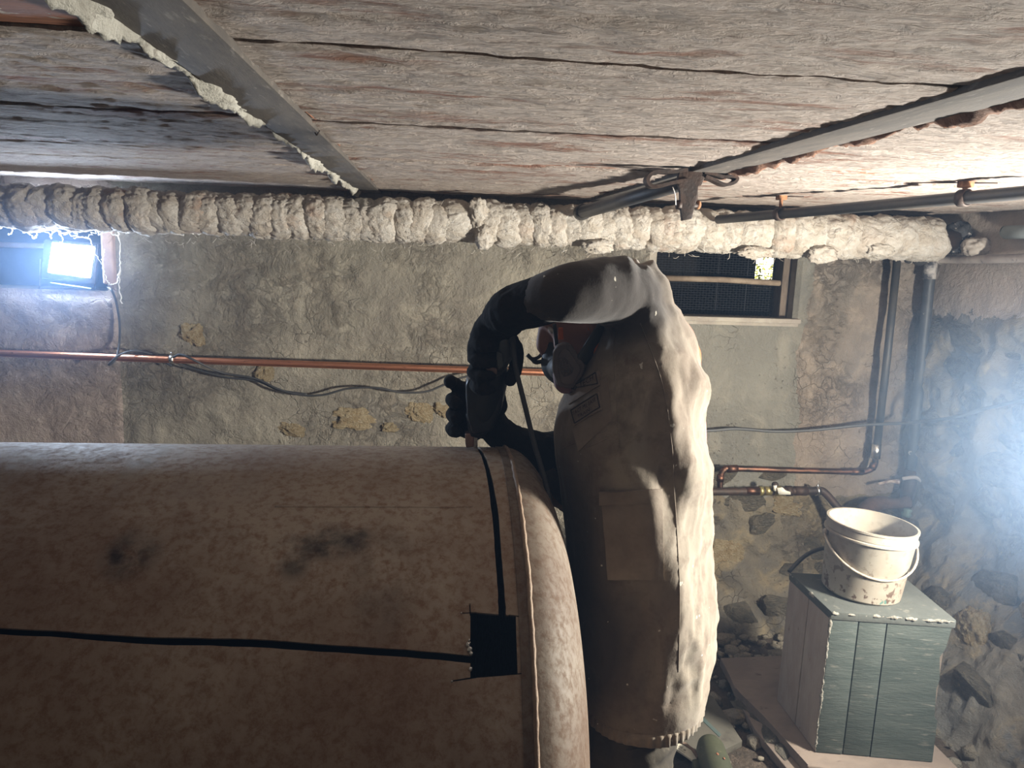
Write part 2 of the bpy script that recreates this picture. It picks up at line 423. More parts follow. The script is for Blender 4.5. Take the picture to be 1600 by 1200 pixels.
ys = np.arange(-1.0, 3.2, .0135); zs2 = np.arange(-.1, 1.8, .0135)
def rpos(Y, Z):
    p = np.stack([0*Y+3, Y, Z], 1)
    top = sstep(1.2, 1.35, Z+.06*fbm(p*4, 3))
    d = (1-top)*(.035*fbm(p*3.6, 5, True)+.032*fbm(p*9, 4)+.016*fbm(p*20, 3, True)+.02)+top*(.012*fbm(p*4, 4)+.02) + .38*np.clip((.55-Z)/.55, 0, 1.2)
    return np.stack([WALL_X-d, Y, Z], 1)
def wall_right_mat():
    k = NB('rough_stone_wall'); v = k.vec(); sep = k.n('ShaderNodeSeparateXYZ'); k.l(v, sep.inputs[0])
    med = k.noise(v, 7, 8, .65, .5); big = k.noise(v, 2.6, 5); fine = k.noise(v, 40, 8, .7)
    zz = k.math('ADD', sep.outputs[2], k.math('MULTIPLY', k.math('SUBTRACT', k.noise(v, 4, 6, .65), .5), .35))
    c = k.mix(k.ramp(big, [(.4, 0.), (.6, 1.)]), (.235, .212, .175), (.165, .16, .145))
    c = k.mix(k.ramp(med, [(.52, 0.), (.68, 1.)]), c, (.32, .265, .175))
    c = k.mix(k.ramp(k.noise(v, 4, 5), [(.56, 0.), (.6, .8)]), c, (.15, .155, .16))
    top = k.ramp(zz, [(.0, 0.), (1., 1.)]); top = k.math('GREATER_THAN', zz, 1.32)
    c = k.mix(top, c, k.mix(k.ramp(med, [(.4, 0.), (.65, 1.)]), (.50, .42, .36), (.42, .36, .31)))
    k.color(c); k.rough(.93)
    k.bump(k.math('ADD', k.math('MULTIPLY', med, 1.5), k.math('ADD', k.math('MULTIPLY', fine, .5), k.math('MULTIPLY', top, .3))), 1., .018); return k.m
wall_right = grid_mesh('wall_right', ys, zs2, rpos, wall_right_mat())
tag(wall_right, None, None, None, 'structure')
lw = BM(); box(lw, (-3.25, .3, .85), (.1, 6, 1.9)); tag(obj('wall_left', lw, MAT_PLASTER, None, False), None, None, None, 'structure')

fw_ = BM(); box(fw_, (-.5, -1.3, .62), (5.6, .12, 1.28)); tag(obj('fill_blocker', fw_, MAT_PLASTER, None, False), None, None, None, 'structure')   # added unseen slab behind the camera, cuts fill light from below

# stones that show through, each one a piece of the wall it sits in
stone_mesh = []
for i in range(14):
    bm = BM()
    for k in range(26):
        v = rng.normal(size=3); v /= (np.abs(v)**4).sum()**.25
        bm.verts.new(Vector(v*rng.uniform(.86, 1.1)))
    bmesh.ops.convex_hull(bm, input=bm.verts)
    bmesh.ops.delete(bm, geom=[v for v in bm.verts if not v.link_faces], context='VERTS')
    bmesh.ops.recalc_face_normals(bm, faces=bm.faces)
    me = bpy.data.meshes.new('stone'); bm.to_mesh(me); bm.free()
    me.polygons.foreach_set('use_smooth', [True]*len(me.polygons)); me.set_sharp_from_angle(angle=math.radians(38)); stone_mesh.append(me)
yellow_mesh = []
for i in range(5):
    bm = BM(); vsn = ball(bm, (0, 0, 0), 1, 5); co = np.array([v.co for v in vsn])
    co = co/((np.abs(co)**2.6).sum(1)**(1/2.6))[:, None]
    co = co*(1+.34*fbm(co*1.5+i*9.1, 4)[:, None]+.12*fbm(co*4+i*5, 3, True)[:, None]+.05*fbm(co*10+i*5, 4, True)[:, None])
    for v, c in zip(vsn, co): v.co = c
    me = bpy.data.meshes.new('stone'); bm.to_mesh(me); bm.free()
    me.polygons.foreach_set('use_smooth', [True]*len(me.polygons)); yellow_mesh.append(me)
for m in stone_mesh: m.materials.append(MAT_STONE)
for m in yellow_mesh: m.materials.append(MAT_YSTONE)
def stone(parent, loc, size, rot, yellow=False):
    o = bpy.data.objects.new('stone', random.choice(yellow_mesh if yellow else stone_mesh)); COL.objects.link(o)
    o.parent = parent; o.location = loc; o.scale = size; o.rotation_euler = rot
    return o
z = .02
while z < .52:
    h = random.uniform(.075, .13); x = .84+random.uniform(0, .1)
    while x < 2.05:
        ww = random.uniform(.1, .26)
        if random.random() < .8 and not (z > .38 and x > 1.5):
            xc, zc = x+ww/2, z+h/2+random.uniform(-.015, .015)
            d = float(wall_depth(np.array([xc]), np.array([zc]))[0])
            stone(wall_back, (xc, WALL_Y-d+random.uniform(.016, .034), zc), (ww*.5, random.uniform(.035, .045), h*.52), (random.uniform(-.12, .12), random.uniform(-.25, .25), random.uniform(-.15, .15)), random.random() < .2)
        x += ww+random.uniform(0, .03)
    z += h*.95
for px, py, wpx, hpx in ((553, 655, 74, 36), (655, 645, 46, 30), (455, 672, 44, 20), (412, 582, 34, 26), (300, 522, 40, 34), (610, 668, 30, 16), (690, 640, 30, 22)):
    p = at(px, py, WALL_Y); d = float(wall_depth(np.array([p.x]), np.array([p.z]))[0])
    stone(wall_back, (p.x, WALL_Y-d+.022, p.z), (wpx*.0013, .036, hpx*.0014), (0, random.uniform(0, .3), 0), True)
z = .0
while z < 1.22:
    h = random.uniform(.09, .16); y = 1.9
    while y < 3.05:
        ww = random.uniform(.11, .27)
        if random.random() < .72:
            yc, zc = y+ww/2, z+h/2
            q = rpos(np.array([yc]), np.array([zc]))[0]
            stone(wall_right, (q[0]+random.uniform(.024, .045), yc, zc), (random.uniform(.04, .055), ww*.5, h*.52), (random.uniform(-.3, .3), random.uniform(-.12, .12), random.uniform(-.15, .15)), random.random() < .12)
        y += ww+.01
    z += h*.95

# ceiling boards lie on the beam flanges, bay by bay
cb = BM(); box(cb, (-.5, .45, CEIL+.059), (5.6, 5.9, .11))
ceiling = tag(obj('ceiling', cb, MAT_BARE, None, False), None, None, None, 'structure')
edges = [-2.4, -1.9, -1.4, -.95, -.5, -.1, .22, .55, .865, 1.12, 1.37, 1.63, 1.93, 2.2, 2.46, 2.72, 2.98, 3.14]
BX = (-.25, .63)
for (a, b) in ((-3.2, BX[0]-.03), (BX[0]+.03, BX[1]-.03), (BX[1]+.03, 2.3)):
    for y0, y1 in zip(edges[:-1], edges[1:]):
        if y1 < -1: continue
        wide = .0026 if y1 in (.865, 1.93) else .0005
        near = y0 > -.2; nx = max(6, int((b-a)/(.010 if near else .04))); ny = max(4, int((y1-y0)/(.0085 if near else .04)))
        zo = random.uniform(-.003, .003); tl = random.uniform(-.004, .004)
        X = np.linspace(a, b, nx+1); Yv = np.linspace(y0+wide, y1-wide, ny+1)
        gx, gy = np.meshgrid(X, Yv); gx, gy = gx.ravel(), gy.ravel(); gy = gy+.004*fbm(np.stack([gx*3, gy*0+y0*9, 0*gx], 1), 2)
        zz = CEIL+zo+tl*(gy-y0)/(y1-y0)+.003*fbm(np.stack([gx*2, gy*9, 0*gx+5], 1), 3)
        if near:
            pz = np.stack([gx*26, gy*40, 0*gx+y0*3], 1); cr_ = fbm(pz, 4, False, .62); big_ = fbm(pz*.16, 4)
            zz = zz-.0042*np.clip(cr_-.02+.35*big_, -.25, .5)-.0018*sstep(.02, .10, fbm(np.stack([gx*7, gy*22, 0*gx+9], 1), 4)+.1*cr_)
        e = np.minimum(gy-y0, y1-gy); zz = zz+.002*sstep(.012, 0, e)
        n0 = len(gx); co = np.concatenate([np.stack([gx, gy, zz], 1), np.stack([gx, gy, 0*gx+CEIL+.045], 1)])
        W = nx+1; fs = []
        for j in range(ny):
            for i in range(nx):
                q = j*W+i; fs.append((q, q+W, q+W+1, q+1))
        rim = [i for i in range(W)]+[j*W+nx for j in range(1, ny+1)]+[ny*W+i for i in range(nx-1, -1, -1)]+[j*W for j in range(ny-1, 0, -1)]
        for p, q in zip(rim, rim[1:]+rim[:1]): fs.append((p, q, q+n0, p+n0))
        me = bpy.data.meshes.new('plank'); me.from_pydata(co.tolist(), [], fs); me.validate()
        o = link('plank', me, MAT_BOARD, ceiling); me.set_sharp_from_angle(angle=math.radians(45))

def crust(name, parent, x, wv, y0, y1, hz, mat, seed, thin=.35):
    """ragged ridge of mortar or rust along a beam edge"""
    yv = np.linspace(y0, y1, int((y1-y0)/.008)); u = np.linspace(0, 1, 9)
    gy, gu = np.meshgrid(yv, u, indexing='ij'); gy, gu = gy.ravel(), gu.ravel()
    nn = fbm(np.stack([gy*9+seed, 0*gy, 0*gy], 1), 4); mm = fbm(np.stack([gy*30+seed, gu*5, 0*gy], 1), 4)
    ww = wv*(1+.9*nn); X = x+(gu-.5)*ww+.006*mm
    Z = CEIL+.01-np.sin(gu*PI)*hz*np.clip(thin+.9*nn+.8*mm+.35, .05, 2)
    fs = []; W = 9
    for j in range(len(yv)-1):
        for i in range(W-1): q = j*W+i; fs.append((q, q+1, q+W+1, q+W))
    me = bpy.data.meshes.new(name); me.from_pydata(np.stack([X, gy, Z], 1).tolist(), [], fs)
    return link(name, me, mat, parent)
def beam(x, label):
    t = thing('steel_beam', (x, 1.1, CEIL), label, 'beam', None)
    bm = BM(); box(bm, (x, .9, CEIL-.004), (.082, 4.4, .012), bev=.003)
    box(bm, (x, .9, CEIL+.05), (.008, 4.4, .09)); obj('flange', bm, MAT_BEAM, t, True, 40)
    return t
b1 = beam(BX[0], 'grey steel beam flange with white mortar lumps along one edge, running above the tank')
crust('mortar_crust', b1, BX[0]-.046, .034, .2, 3.05, .024, MAT_MORTAR, 3, .75)
crust('mortar_crust', b1, BX[0]+.044, .010, .2, 3.05, .008, MAT_BARE, 9)
b2 = beam(BX[1], 'grey steel beam flange with reddish rusty crust, holding the iron hanger')
crust('rust_crust', b2, BX[1]+.052, .05, .2, 3.05, .017, MAT_RUST, 31, .9)
crust('mortar_crust', b2, BX[1]-.044, .012, .2, 3.05, .008, MAT_MORTAR, 50)

# ------------------------------------------------------------------ windows in the back wall
MAT_REVEAL = M('reveal_plaster', (.36, .33, .285), (.28, .25, .22), scale=9, rough=.93, bump=.6, bscale=40, bdist=.008)
MAT_VOID = M('dark_board', (.03, .034, .05), (.045, .048, .06), scale=6, rough=.35, bump=.1)
MAT_BRICKISH = M('pink_brick', (.42, .30, .24), (.34, .24, .2), scale=12, rough=.9, bump=.6, bscale=50)
MAT_WEATHERED = M('weathered_wood', (.16, .125, .10), (.10, .08, .065), scale=5, stretch=(12, 12, 2), rough=.85, bump=.5, bscale=30)
MAT_RUSTBAR = M('rusty_bar', (.28, .22, .165), (.2, .15, .11), scale=20, rough=.8, bump=.3)
MAT_SCREEN = M('screen_wire', (.016, .018, .026), rough=.8, metal=.0, bump=0)

def reveal(name, H, depth, mat, zt=None):
    a, b, c, e = H; y0, y1 = WALL_Y, WALL_Y+depth
    bm = BM(); T = .03
    box(bm, ((a+b)/2, (y0+y1)/2, c-T/2), (b-a+2*T, depth, T)); box(bm, ((a+b)/2, (y0+y1)/2, e+T/2), (b-a+2*T, depth, T))
    box(bm, (a-T/2, (y0+y1)/2, (c+e)/2), (T, depth, e-c)); box(bm, (b+T/2, (y0+y1)/2, (c+e)/2), (T, depth, e-c))
    o = obj(name, bm, mat, None, False); o['kind'] = 'structure'; return o
win1 = reveal('window_1', H1, .22, MAT_REVEAL)
bm = BM(); box(bm, ((H1[0]+H1[1])/2, WALL_Y+.21, 1.42), (H1[1]-H1[0], .02, .26)); obj('shutter', bm, MAT_VOID, win1, False)
bm = BM(); box(bm, (-2.0, WALL_Y+.185, at(20, 383, 3.28).z), (1.2, .03, .022), bev=.004); obj('rail', bm, MAT_BRICKISH, win1)
bm = BM(); box(bm, (H1[1]+.016, WALL_Y+.0, 1.43), (.042, .06, .2), bev=.008)
me_o = obj('brick', bm, MAT_BRICKISH, win1)

win2 = reveal('window_2', H2, .16, MAT_REVEAL)
bm = BM(); y = WALL_Y+.12; x1 = H2[1]-.035
box(bm, (x1+.017, y-.02, 1.41), (.034, .10, .29), bev=.003); obj('jamb', bm, MAT_WEATHERED, win2)
bm = BM(); tube(bm, [at(1018, 434, y-.05), at(1130, 437, y-.05), at(1242, 444, y-.05)], .0125, 10); obj('bar', bm, MAT_RUSTBAR, win2)
bm = BM(); box(bm, (1.2, WALL_Y+.01, 1.262), (.66, .07, .02), bev=.004); obj('sill', bm, MAT_REVEAL, win2)
# woven wire screen: one netting, wires past counting
bm = BM()
for i in range(29):
    zz = 1.272+i*.01
    pts = [(H2[0]+k*(x1-H2[0])/40, y+(.0012 if k % 2 else -.0012), zz+(.0012 if (k+i) % 2 else -.0012)) for k in range(41)]
    tube(bm, pts, .0012, 3, cap=False)
for i in range(42):
    xx = H2[0]+.007+i*(x1-H2[0])/42
    tube(bm, [(xx, y, 1.268), (xx, y, 1.56)], .0009, 3, cap=False)
sc = obj('wire_screen', bm, MAT_SCREEN, win2); sc['kind'] = 'stuff'
for xx in (H2[0]+.155, H2[0]+.31, H2[0]+.44):
    bm = BM(); tube(bm, [(xx, y+.004, 1.268), (xx, y+.004, 1.56)], .0022, 5); obj('wire', bm, MAT_SCREEN, win2)
# light well outside, closed but for a gap at its far end with daylit leaves beyond
well = thing('outside_light_well', (1.2, 3.5, 1.2), 'dark light well behind the wire screen of the small window', 'light well')
MAT_WELL = M('sooty_wall', (.010, .010, .013), (.016, .015, .016), scale=6, rough=.95, bump=.4)
bm = BM()
hx0, hx1 = at(1178, 420, 3.9).x, at(1210, 420, 3.9).x; hz0, hz1 = at(1195, 437, 3.9).z, at(1195, 402, 3.9).z
Y1 = 3.9
box(bm, ((.6+hx0)/2, Y1, 1.45), (hx0-.6, .04, .7)); box(bm, ((hx1+2.3)/2, Y1, 1.45), (2.3-hx1, .04, .7))
box(bm, ((hx0+hx1)/2, Y1, (1.1+hz0)/2), (hx1-hx0, .04, hz0-1.1)); box(bm, ((hx0+hx1)/2, Y1, (hz1+1.8)/2), (hx1-hx0, .04, 1.8-hz1))
box(bm, (1.45, 3.95, 1.09), (1.7, 1.36, .04)); box(bm, (1.45, 3.6, 1.81), (1.7, .66, .04))
box(bm, (.6, 3.6, 1.45), (.04, .66, .72)); box(bm, (2.3, 3.6, 1.45), (.04, .66, .72))
obj('well_wall', bm, MAT_WELL, well, False)
bm = BM(); box(bm, ((hx0+hx1)/2, Y1-.05, hz0-.035), (.16, .03, .03), bev=.004); obj('ledge', bm, M('pale_stone', (.5, .45, .36), rough=.9), well)
MAT_LEAF = M('leaf', (.5, .56, .12), (.75, .72, .3), scale=12, rough=.6, bump=0)
shrub = thing('garden_shrub', ((hx0+hx1)/2, 4.25, 1.3), 'sunlit yellow green leaves seen through the screen of the small window', 'shrub')
bm = BM()
for i in range(420):
    c = Vector(((hx0+hx1)/2+random.uniform(-.2, .22), 4.2+random.uniform(0, .14), random.uniform(1.35, 1.75)))
    Mx = Matrix.Rotation(random.uniform(-.9, .9), 4, 'X') @ Matrix.Rotation(random.uniform(0, 6), 4, 'Y') @ Matrix.Rotation(random.uniform(-.8, .8), 4, 'Z')
    vs_ = [bm.verts.new(c+(Mx @ Vector(p))) for p in ((-.02, 0, 0), (0, .003, -.009), (.022, 0, 0), (0, .003, .009))]
    bm.faces.new(vs_)
o = obj('foliage', bm, MAT_LEAF, shrub); o['kind'] = 'stuff'
bm = BM(); tube(bm, [((hx0+hx1)/2+.03, 4.28, 1.1), ((hx0+hx1)/2, 4.3, 1.45), ((hx0+hx1)/2-.05, 4.29, 1.75)], [.02, .014, .006], 8, 4); obj('stem', bm, MAT_WEATHERED, shrub)
bm = BM(); box(bm, ((hx0+hx1)/2, 4.6, 1.5), (1.2, .05, .8)); obj('far_wall', bm, M('sunlit_garden_wall', (.75, .72, .6), rough=.9), well, False)
area('daylight', (1.6, 3.98, 2.2), ((hx0+hx1)/2, 4.4, 1.5), (.3, .1), 90, (1, .98, .9))
# ------------------------------------------------------------------ oil tank lying along the cellar
TY, TZ, TR = 1.41, .58, .549; TX = .150
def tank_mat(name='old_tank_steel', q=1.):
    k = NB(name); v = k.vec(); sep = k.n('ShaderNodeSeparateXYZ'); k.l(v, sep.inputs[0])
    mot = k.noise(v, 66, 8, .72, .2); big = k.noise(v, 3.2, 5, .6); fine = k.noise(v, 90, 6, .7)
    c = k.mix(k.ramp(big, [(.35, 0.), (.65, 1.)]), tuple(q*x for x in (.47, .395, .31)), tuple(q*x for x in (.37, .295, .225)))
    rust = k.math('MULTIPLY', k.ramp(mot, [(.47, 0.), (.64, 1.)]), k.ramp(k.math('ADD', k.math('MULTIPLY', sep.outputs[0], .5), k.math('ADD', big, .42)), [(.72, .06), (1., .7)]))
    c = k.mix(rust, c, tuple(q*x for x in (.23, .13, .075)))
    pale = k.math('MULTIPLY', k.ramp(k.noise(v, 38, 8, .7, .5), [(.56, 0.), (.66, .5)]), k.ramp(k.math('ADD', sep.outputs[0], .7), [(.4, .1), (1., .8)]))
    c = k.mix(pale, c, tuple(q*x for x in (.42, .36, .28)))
    low_rust_shade = k.ramp(k.math('SUBTRACT', k.math('ADD', big, k.math('MULTIPLY', mot, .35)), k.math('SUBTRACT', k.math('MULTIPLY', sep.outputs[2], .8), .5)), [(.24, 0.), (.66, .85)])
    c = k.mix(low_rust_shade, c, tuple(q*x for x in (.19, .105, .06)))      # red-brown rust with painted shade, both growing low on the drum
    brk = k.ramp(k.noise(v, 14, 6, .6), [(.38, 0.), (.58, 1.)])
    for pc, s, col, amt in BLOTCH:
        m = k.math('MULTIPLY', k.blotch(pc, s), brk); c = k.mix(k.math('MULTIPLY', m, amt), c, col)
    k.color(c); k.rough(k.ramp(mot, [(.4, .66), (.6, .85)])); k.b.inputs['Specular IOR Level'].default_value = .3; k.b.inputs['Metallic'].default_value = .0
    k.bump(k.math('ADD', k.math('MULTIPLY', mot, .6), k.math('MULTIPLY', fine, .5)), .22, .004); return k.m
def tank_hit(px, py):
    """(x, angle from the top towards the front) where a sight line meets the drum"""
    d = ray(px, py); a = d.y**2+d.z**2; oy, oz = -TY, CAM_Z-TZ
    b = 2*(d.y*oy+d.z*oz); c = oy*oy+oz*oz-TR*TR; q = b*b-4*a*c
    t = (-b-math.sqrt(max(q, 0)))/(2*a); p = CAM+d*t
    return p.x, math.atan2(-(p.y-TY), p.z-TZ)
def tank_pt(x, th, r): return Vector((x, TY-r*math.sin(th), TZ+r*math.cos(th)))
TANK_LOC = Vector((-.7, TY, 0))
def bl(px, py, sx, sz, col, amt):
    x, th = tank_hit(px, py); p = tank_pt(x, th, TR)-TANK_LOC
    return (tuple(p), (sx, .2, sz), col, amt)
BLOTCH = [bl(218, 730, .030, .03, (.42, .40, .36), .9), bl(25, 738, .03, .02, (.40, .37, .33), .6),
          bl(505, 848, .085, .02, (.05, .045, .04), .95), bl(560, 842, .03, .012, (.05, .045, .04), .8), bl(460, 880, .03, .02, (.08, .07, .055), .7),
          bl(600, 910, .06, .075, (.12, .10, .08), .5), bl(205, 868, .05, .03, (.06, .05, .042), .8), bl(183, 866, .015, .012, (.05, .04, .035), .9),
          bl(215, 872, .015, .012, (.05, .04, .035), .9), bl(330, 760, .14, .02, (.38, .33, .28), .5)]
MAT_TANK = tank_mat(); MAT_DOME = tank_mat('darker_end_steel', .5)  # end caps reuse the shell steel with its colours darkened
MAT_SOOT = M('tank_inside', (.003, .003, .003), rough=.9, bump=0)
MAT_WELD = M('weld_bead', (.34, .25, .175), (.25, .165, .11), scale=30, rough=.7, bump=.4, bscale=120)
tank = thing('oil_tank', TANK_LOC, 'large rusty grey-brown cylindrical steel tank with square and slots cut into it', 'tank')
L0 = -2.1; seg = 200
bm = BM(); lathe(bm, [(TR, L0), (TR, TX), (TR-.005, TX), (TR-.005, L0)], (0, TY, TZ), 'X', seg, close=True)
# finer lengthwise
me = bpy.data.meshes.new('shell'); bmesh.ops.recalc_face_normals(bm, faces=bm.faces); bm.to_mesh(me); bm.free()
shell = link('shell', me, MAT_TANK, None)
def cutter(strips):
    b = BM()
    for left, right in strips:                # two lists of (x, th), a band between them
        vv = []
        for r in (TR-.03, TR+.03):
            vv.append(([b.verts.new(tank_pt(x, t, r)) for x, t in left], [b.verts.new(tank_pt(x, t, r)) for x, t in right]))
        (li, ri), (lo, ro) = vv; n = len(li)
        for i in range(n-1):
            b.faces.new((li[i], ri[i], ri[i+1], li[i+1])); b.faces.new((lo[i], lo[i+1], ro[i+1], ro[i]))
            b.faces.new((li[i], li[i+1], lo[i+1], lo[i])); b.faces.new((ri[i], ro[i], ro[i+1], ri[i+1]))
        b.faces.new((li[0], lo[0], ro[0], ri[0])); b.faces.new((li[-1], ri[-1], ro[-1], lo[-1]))
    bmesh.ops.recalc_face_normals(b, faces=b.faces)
    m_ = bpy.data.meshes.new('cut'); b.to_mesh(m_); b.free()
    o = bpy.data.objects.new('cut', m_); COL.objects.link(o); return o
def sub(c):
    global shell
    m = shell.modifiers.new('b', 'BOOLEAN'); m.operation = 'DIFFERENCE'; m.object = c; m.solver = 'EXACT'
    n = evald(shell); old = shell.data; shell.modifiers.clear(); shell.data = n
    bpy.data.objects.remove(c); bpy.data.meshes.remove(old)
jit = lambda a: random.uniform(-a, a)
vc = [(753, 709, 3), (757, 717, 3.3), (762, 735, 3.6), (767, 758, 4.2), (772, 790, 5), (776, 830, 5), (779, 870, 5.2), (782, 910, 5.4), (784, 940, 5.6), (785, 966, 6)]
vc = [tuple(q) for q in smooth_path(vc, 3)]
lft = [tank_hit(x-w_+jit(.5), y) for x, y, w_ in vc]; rgt = [tank_hit(x+w_+jit(.5), y) for x, y, w_ in vc]
for s_ in (lft, rgt):
    x0, _ = s_[0]; th0 = s_[0][1]
    for q in range(6): s_.insert(0, (x0-.012*(q+1)/6, th0-.09*(q+1)))
hc = [(-760, 957, 5), (-500, 968, 5), (-250, 976, 5), (-60, 983, 5), (0, 986, 5.5), (80, 990, 5), (160, 996, 5.5), (240, 1001, 6), (330, 1003, 6), (420, 1006, 6.5), (500, 1012, 6), (580, 1017, 6), (660, 1023, 6), (742, 1031, 6)]
hc = [tuple(q) for q in smooth_path(hc, 3)]
upp = [tank_hit(x, y-w_+jit(.5)) for x, y, w_ in hc]; dwn = [tank_hit(x, y+w_+jit(.5)) for x, y, w_ in hc]
def quad(tl, tr, br, bl_, n=12):
    f = lambda a, b: [tank_hit(a[0]+(b[0]-a[0])*i/n, a[1]+(b[1]-a[1])*i/n) for i in range(n+1)]
    return (f(tl, bl_), f(tr, br))
kerf = lambda a, b, w_: (lambda dx, dy, l: quad((a[0]-dy/l*w_, a[1]+dx/l*w_), (a[0]+dy/l*w_, a[1]-dx/l*w_), (b[0]+dy/l*w_, b[1]-dx/l*w_), (b[0]-dy/l*w_, b[1]+dx/l*w_), 4))(b[0]-a[0], b[1]-a[1], math.hypot(b[0]-a[0], b[1]-a[1]))
sub(cutter([quad((735, 956), (806, 962), (809, 1054), (735, 1060))]))
sub(cutter([(lft, rgt)])); sub(cutter([(upp, dwn)]))
sub(cutter([kerf((721, 958), (745, 957), .9)])); sub(cutter([kerf((734, 943), (735, 962), .9)]))
sub(cutter([kerf((795, 961), (819, 964), .9)])); sub(cutter([kerf((806, 1053), (824, 1052), 1.1)])); sub(cutter([kerf((707, 1064), (745, 1058), 1.2)]))
me = shell.data
if not me.materials: me.materials.append(MAT_TANK)
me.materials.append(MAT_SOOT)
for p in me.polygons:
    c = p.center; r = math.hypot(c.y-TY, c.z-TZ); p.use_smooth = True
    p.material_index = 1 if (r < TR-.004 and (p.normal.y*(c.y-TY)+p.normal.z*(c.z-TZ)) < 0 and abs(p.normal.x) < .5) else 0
me.set_sharp_from_angle(angle=math.radians(35))
shell.parent = tank; me.transform(Matrix.Translation(-TANK_LOC))
# domed ends, weld beads
DD = .125
def dome(x0, s, name):
    b = BM(); prof = [(TR+.002, x0-s*.02), (TR+.002, x0)]
    for i in range(1, 26):
        a = i/25*PI/2; e = .72
        prof.append((TR*max(math.cos(a), 0)**.62, x0+s*DD*math.sin(a)**1.0))
    prof[-1] = (0, x0+s*DD)
    inner = [(max(r-.006, 0), h-s*.005) for r, h in prof[::-1]]
    lathe(b, prof+inner[:-1]+[(TR-.004, x0-s*.02)], (0, TY, TZ), 'X', 128)
    return obj(name, b, MAT_DOME, tank, True, 50)
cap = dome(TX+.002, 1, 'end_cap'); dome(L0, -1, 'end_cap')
b = BM()
ring = []
for k in range(360):
    th = 2*PI*k/360; rr = .0042+.0005*math.sin(k*1.9)+.0008*noise.noise((k*.31, 0, 0))
    ring.append((tank_pt(TX+.0015*noise.noise((k*.13, 5, 0)), th, TR+.001), rr))
tube(b, [p for p, _ in ring]+[ring[0][0]], [r for _, r in ring]+[ring[0][1]], 8, cap=False); obj('weld_seam', b, MAT_WELD, tank)
# longitudinal weld on the shell and its lap on the dome
x, th = tank_hit(700, 792); b = BM()
tube(b, [tank_pt(-.25+i*.02, th+.004*noise.noise((i*.4, 0, 1)), TR-.0007) for i in range(17)], .0026, 8); obj('weld_seam', b, MAT_TANK, tank)
# burrs of bright melted steel at the edge of the cut
MAT_BRIGHT = M('bright_steel', (.75, .75, .72), rough=.22, metal=1, bump=.3, bscale=200)
for px, py, r in ((731, 1008, .0038), (734, 1016, .0045), (736, 1022, .003), (733, 1001, .002), (735, 1046, .003), (706, 1065, .0018), (721, 958, .0015), (758, 703, .002)):
    x, th = tank_hit(px, py); b = BM(); ball(b, tank_pt(x, th, TR+.001), (r, r*.8, r*1.25), 2); obj('steel_burr', b, MAT_BRIGHT, tank)
for xx in (-.25, -1.6):
    b = BM(); prof = [tank_pt(xx-.03, PI+a, TR-.002) for a in np.linspace(-.5, .5, 15)]
    base = [Vector((xx-.03, prof[-1].y, 0)), Vector((xx-.03, prof[0].y, 0))]
    prism(b, prof+base, (.06, 0, 0)); obj('cradle', b, MAT_DARKIRON, tank, False)
# ------------------------------------------------------------------ the man cutting the tank
MAT_JACKET = None
def jacket_mat():
    k = NB('dirty_canvas'); v = k.vec(); v2 = k.vec((1, 1, .5))
    big = k.noise(v2, 5, 6, .6); med = k.noise(v, 22, 7, .65); weave = k.noise(v, 320, 2, .5)
    c = k.mix(k.ramp(big, [(.4, 0.), (.62, 1.)]), (.275, .235, .18), (.19, .147, .11))
    c = k.mix(k.ramp(med, [(.47, 0.), (.66, .8)]), c, (.15, .11, .078))
    c = k.mix(k.ramp(k.noise(v2, 11, 7, .7, .6), [(.54, 0.), (.66, .55)]), c, (.12, .085, .06))
    for gp, gs, ga in ((at(958, 466, 1.34), (.19, .15, .125), .96), (at(880, 830, 1.40), (.10, .3, .22), .8), (at(905, 985, 1.40), (.15, .3, .26), .9), (at(905, 460, 1.30), (.20, .16, .11), .88), (at(960, 458, 1.30), (.12, .14, .10), .7)):   # shade painted into the raised sleeve, and darker patches on the front
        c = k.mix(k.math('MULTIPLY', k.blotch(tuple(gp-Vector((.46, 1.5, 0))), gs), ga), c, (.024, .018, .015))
    spk = k.ramp(k.noise(v, 60, 2, .5), [(.74, 0.), (.76, 1.)]); c = k.mix(spk, c, (.5, .47, .4))
    k.color(c); k.rough(.95); k.b.inputs['Sheen Weight'].default_value = .15
    k.bump(k.math('ADD', k.math('MULTIPLY', k.noise(v, 35, 5), 1.), k.math('MULTIPLY', weave, .15)), .3, .004); return k.m
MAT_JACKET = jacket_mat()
MAT_SLEEVE = M('grimy_sleeve_canvas', (.20, .16, .13), (.13, .10, .085), scale=9, rough=.95, bump=.3, bscale=60)
MAT_TROUSER = M('grimy_olive_cloth', (.065, .054, .038), (.034, .028, .021), (.10, .085, .06), scale=9, rough=.95, bump=.35, bscale=70)
MAT_GLOVE = M('black_glove', (.009, .0085, .0085), (.014, .012, .011), scale=20, rough=.95, bump=.4, bscale=90)
MAT_SKIN = M('skin', (.36, .18, .13), (.30, .14, .10), scale=12, rough=.6, bump=.1)
MAT_CAP = M('pale_grey_cap', (.34, .335, .30), (.27, .265, .24), scale=18, rough=.9, bump=.2)
MAT_ORANGE = M('orange_cloth', (.62, .15, .05), (.5, .11, .04), scale=20, rough=.8, bump=.1)
MAT_FILTER = M('filter_plastic', (.15, .122, .12), (.115, .094, .092), scale=12, rough=.5, bump=.1)
MAT_GRILLE = M('filter_grille', (.10, .09, .09), rough=.7, bump=0)
MAT_MAUVE = M('mauve_mask_edge', (.22, .12, .13), rough=.6, bump=.1)
MAT_RUBBER = M('dark_rubber', (.035, .037, .04), (.05, .05, .052), scale=15, rough=.6, bump=.1)
MAT_BOOT = M('dark_boot', (.05, .04, .032), (.09, .07, .05), scale=15, rough=.7, bump=.3)
MAT_INK = M('faded_dark_print', (.02, .014, .014), (.035, .025, .02), scale=60, rough=.9, bump=0)
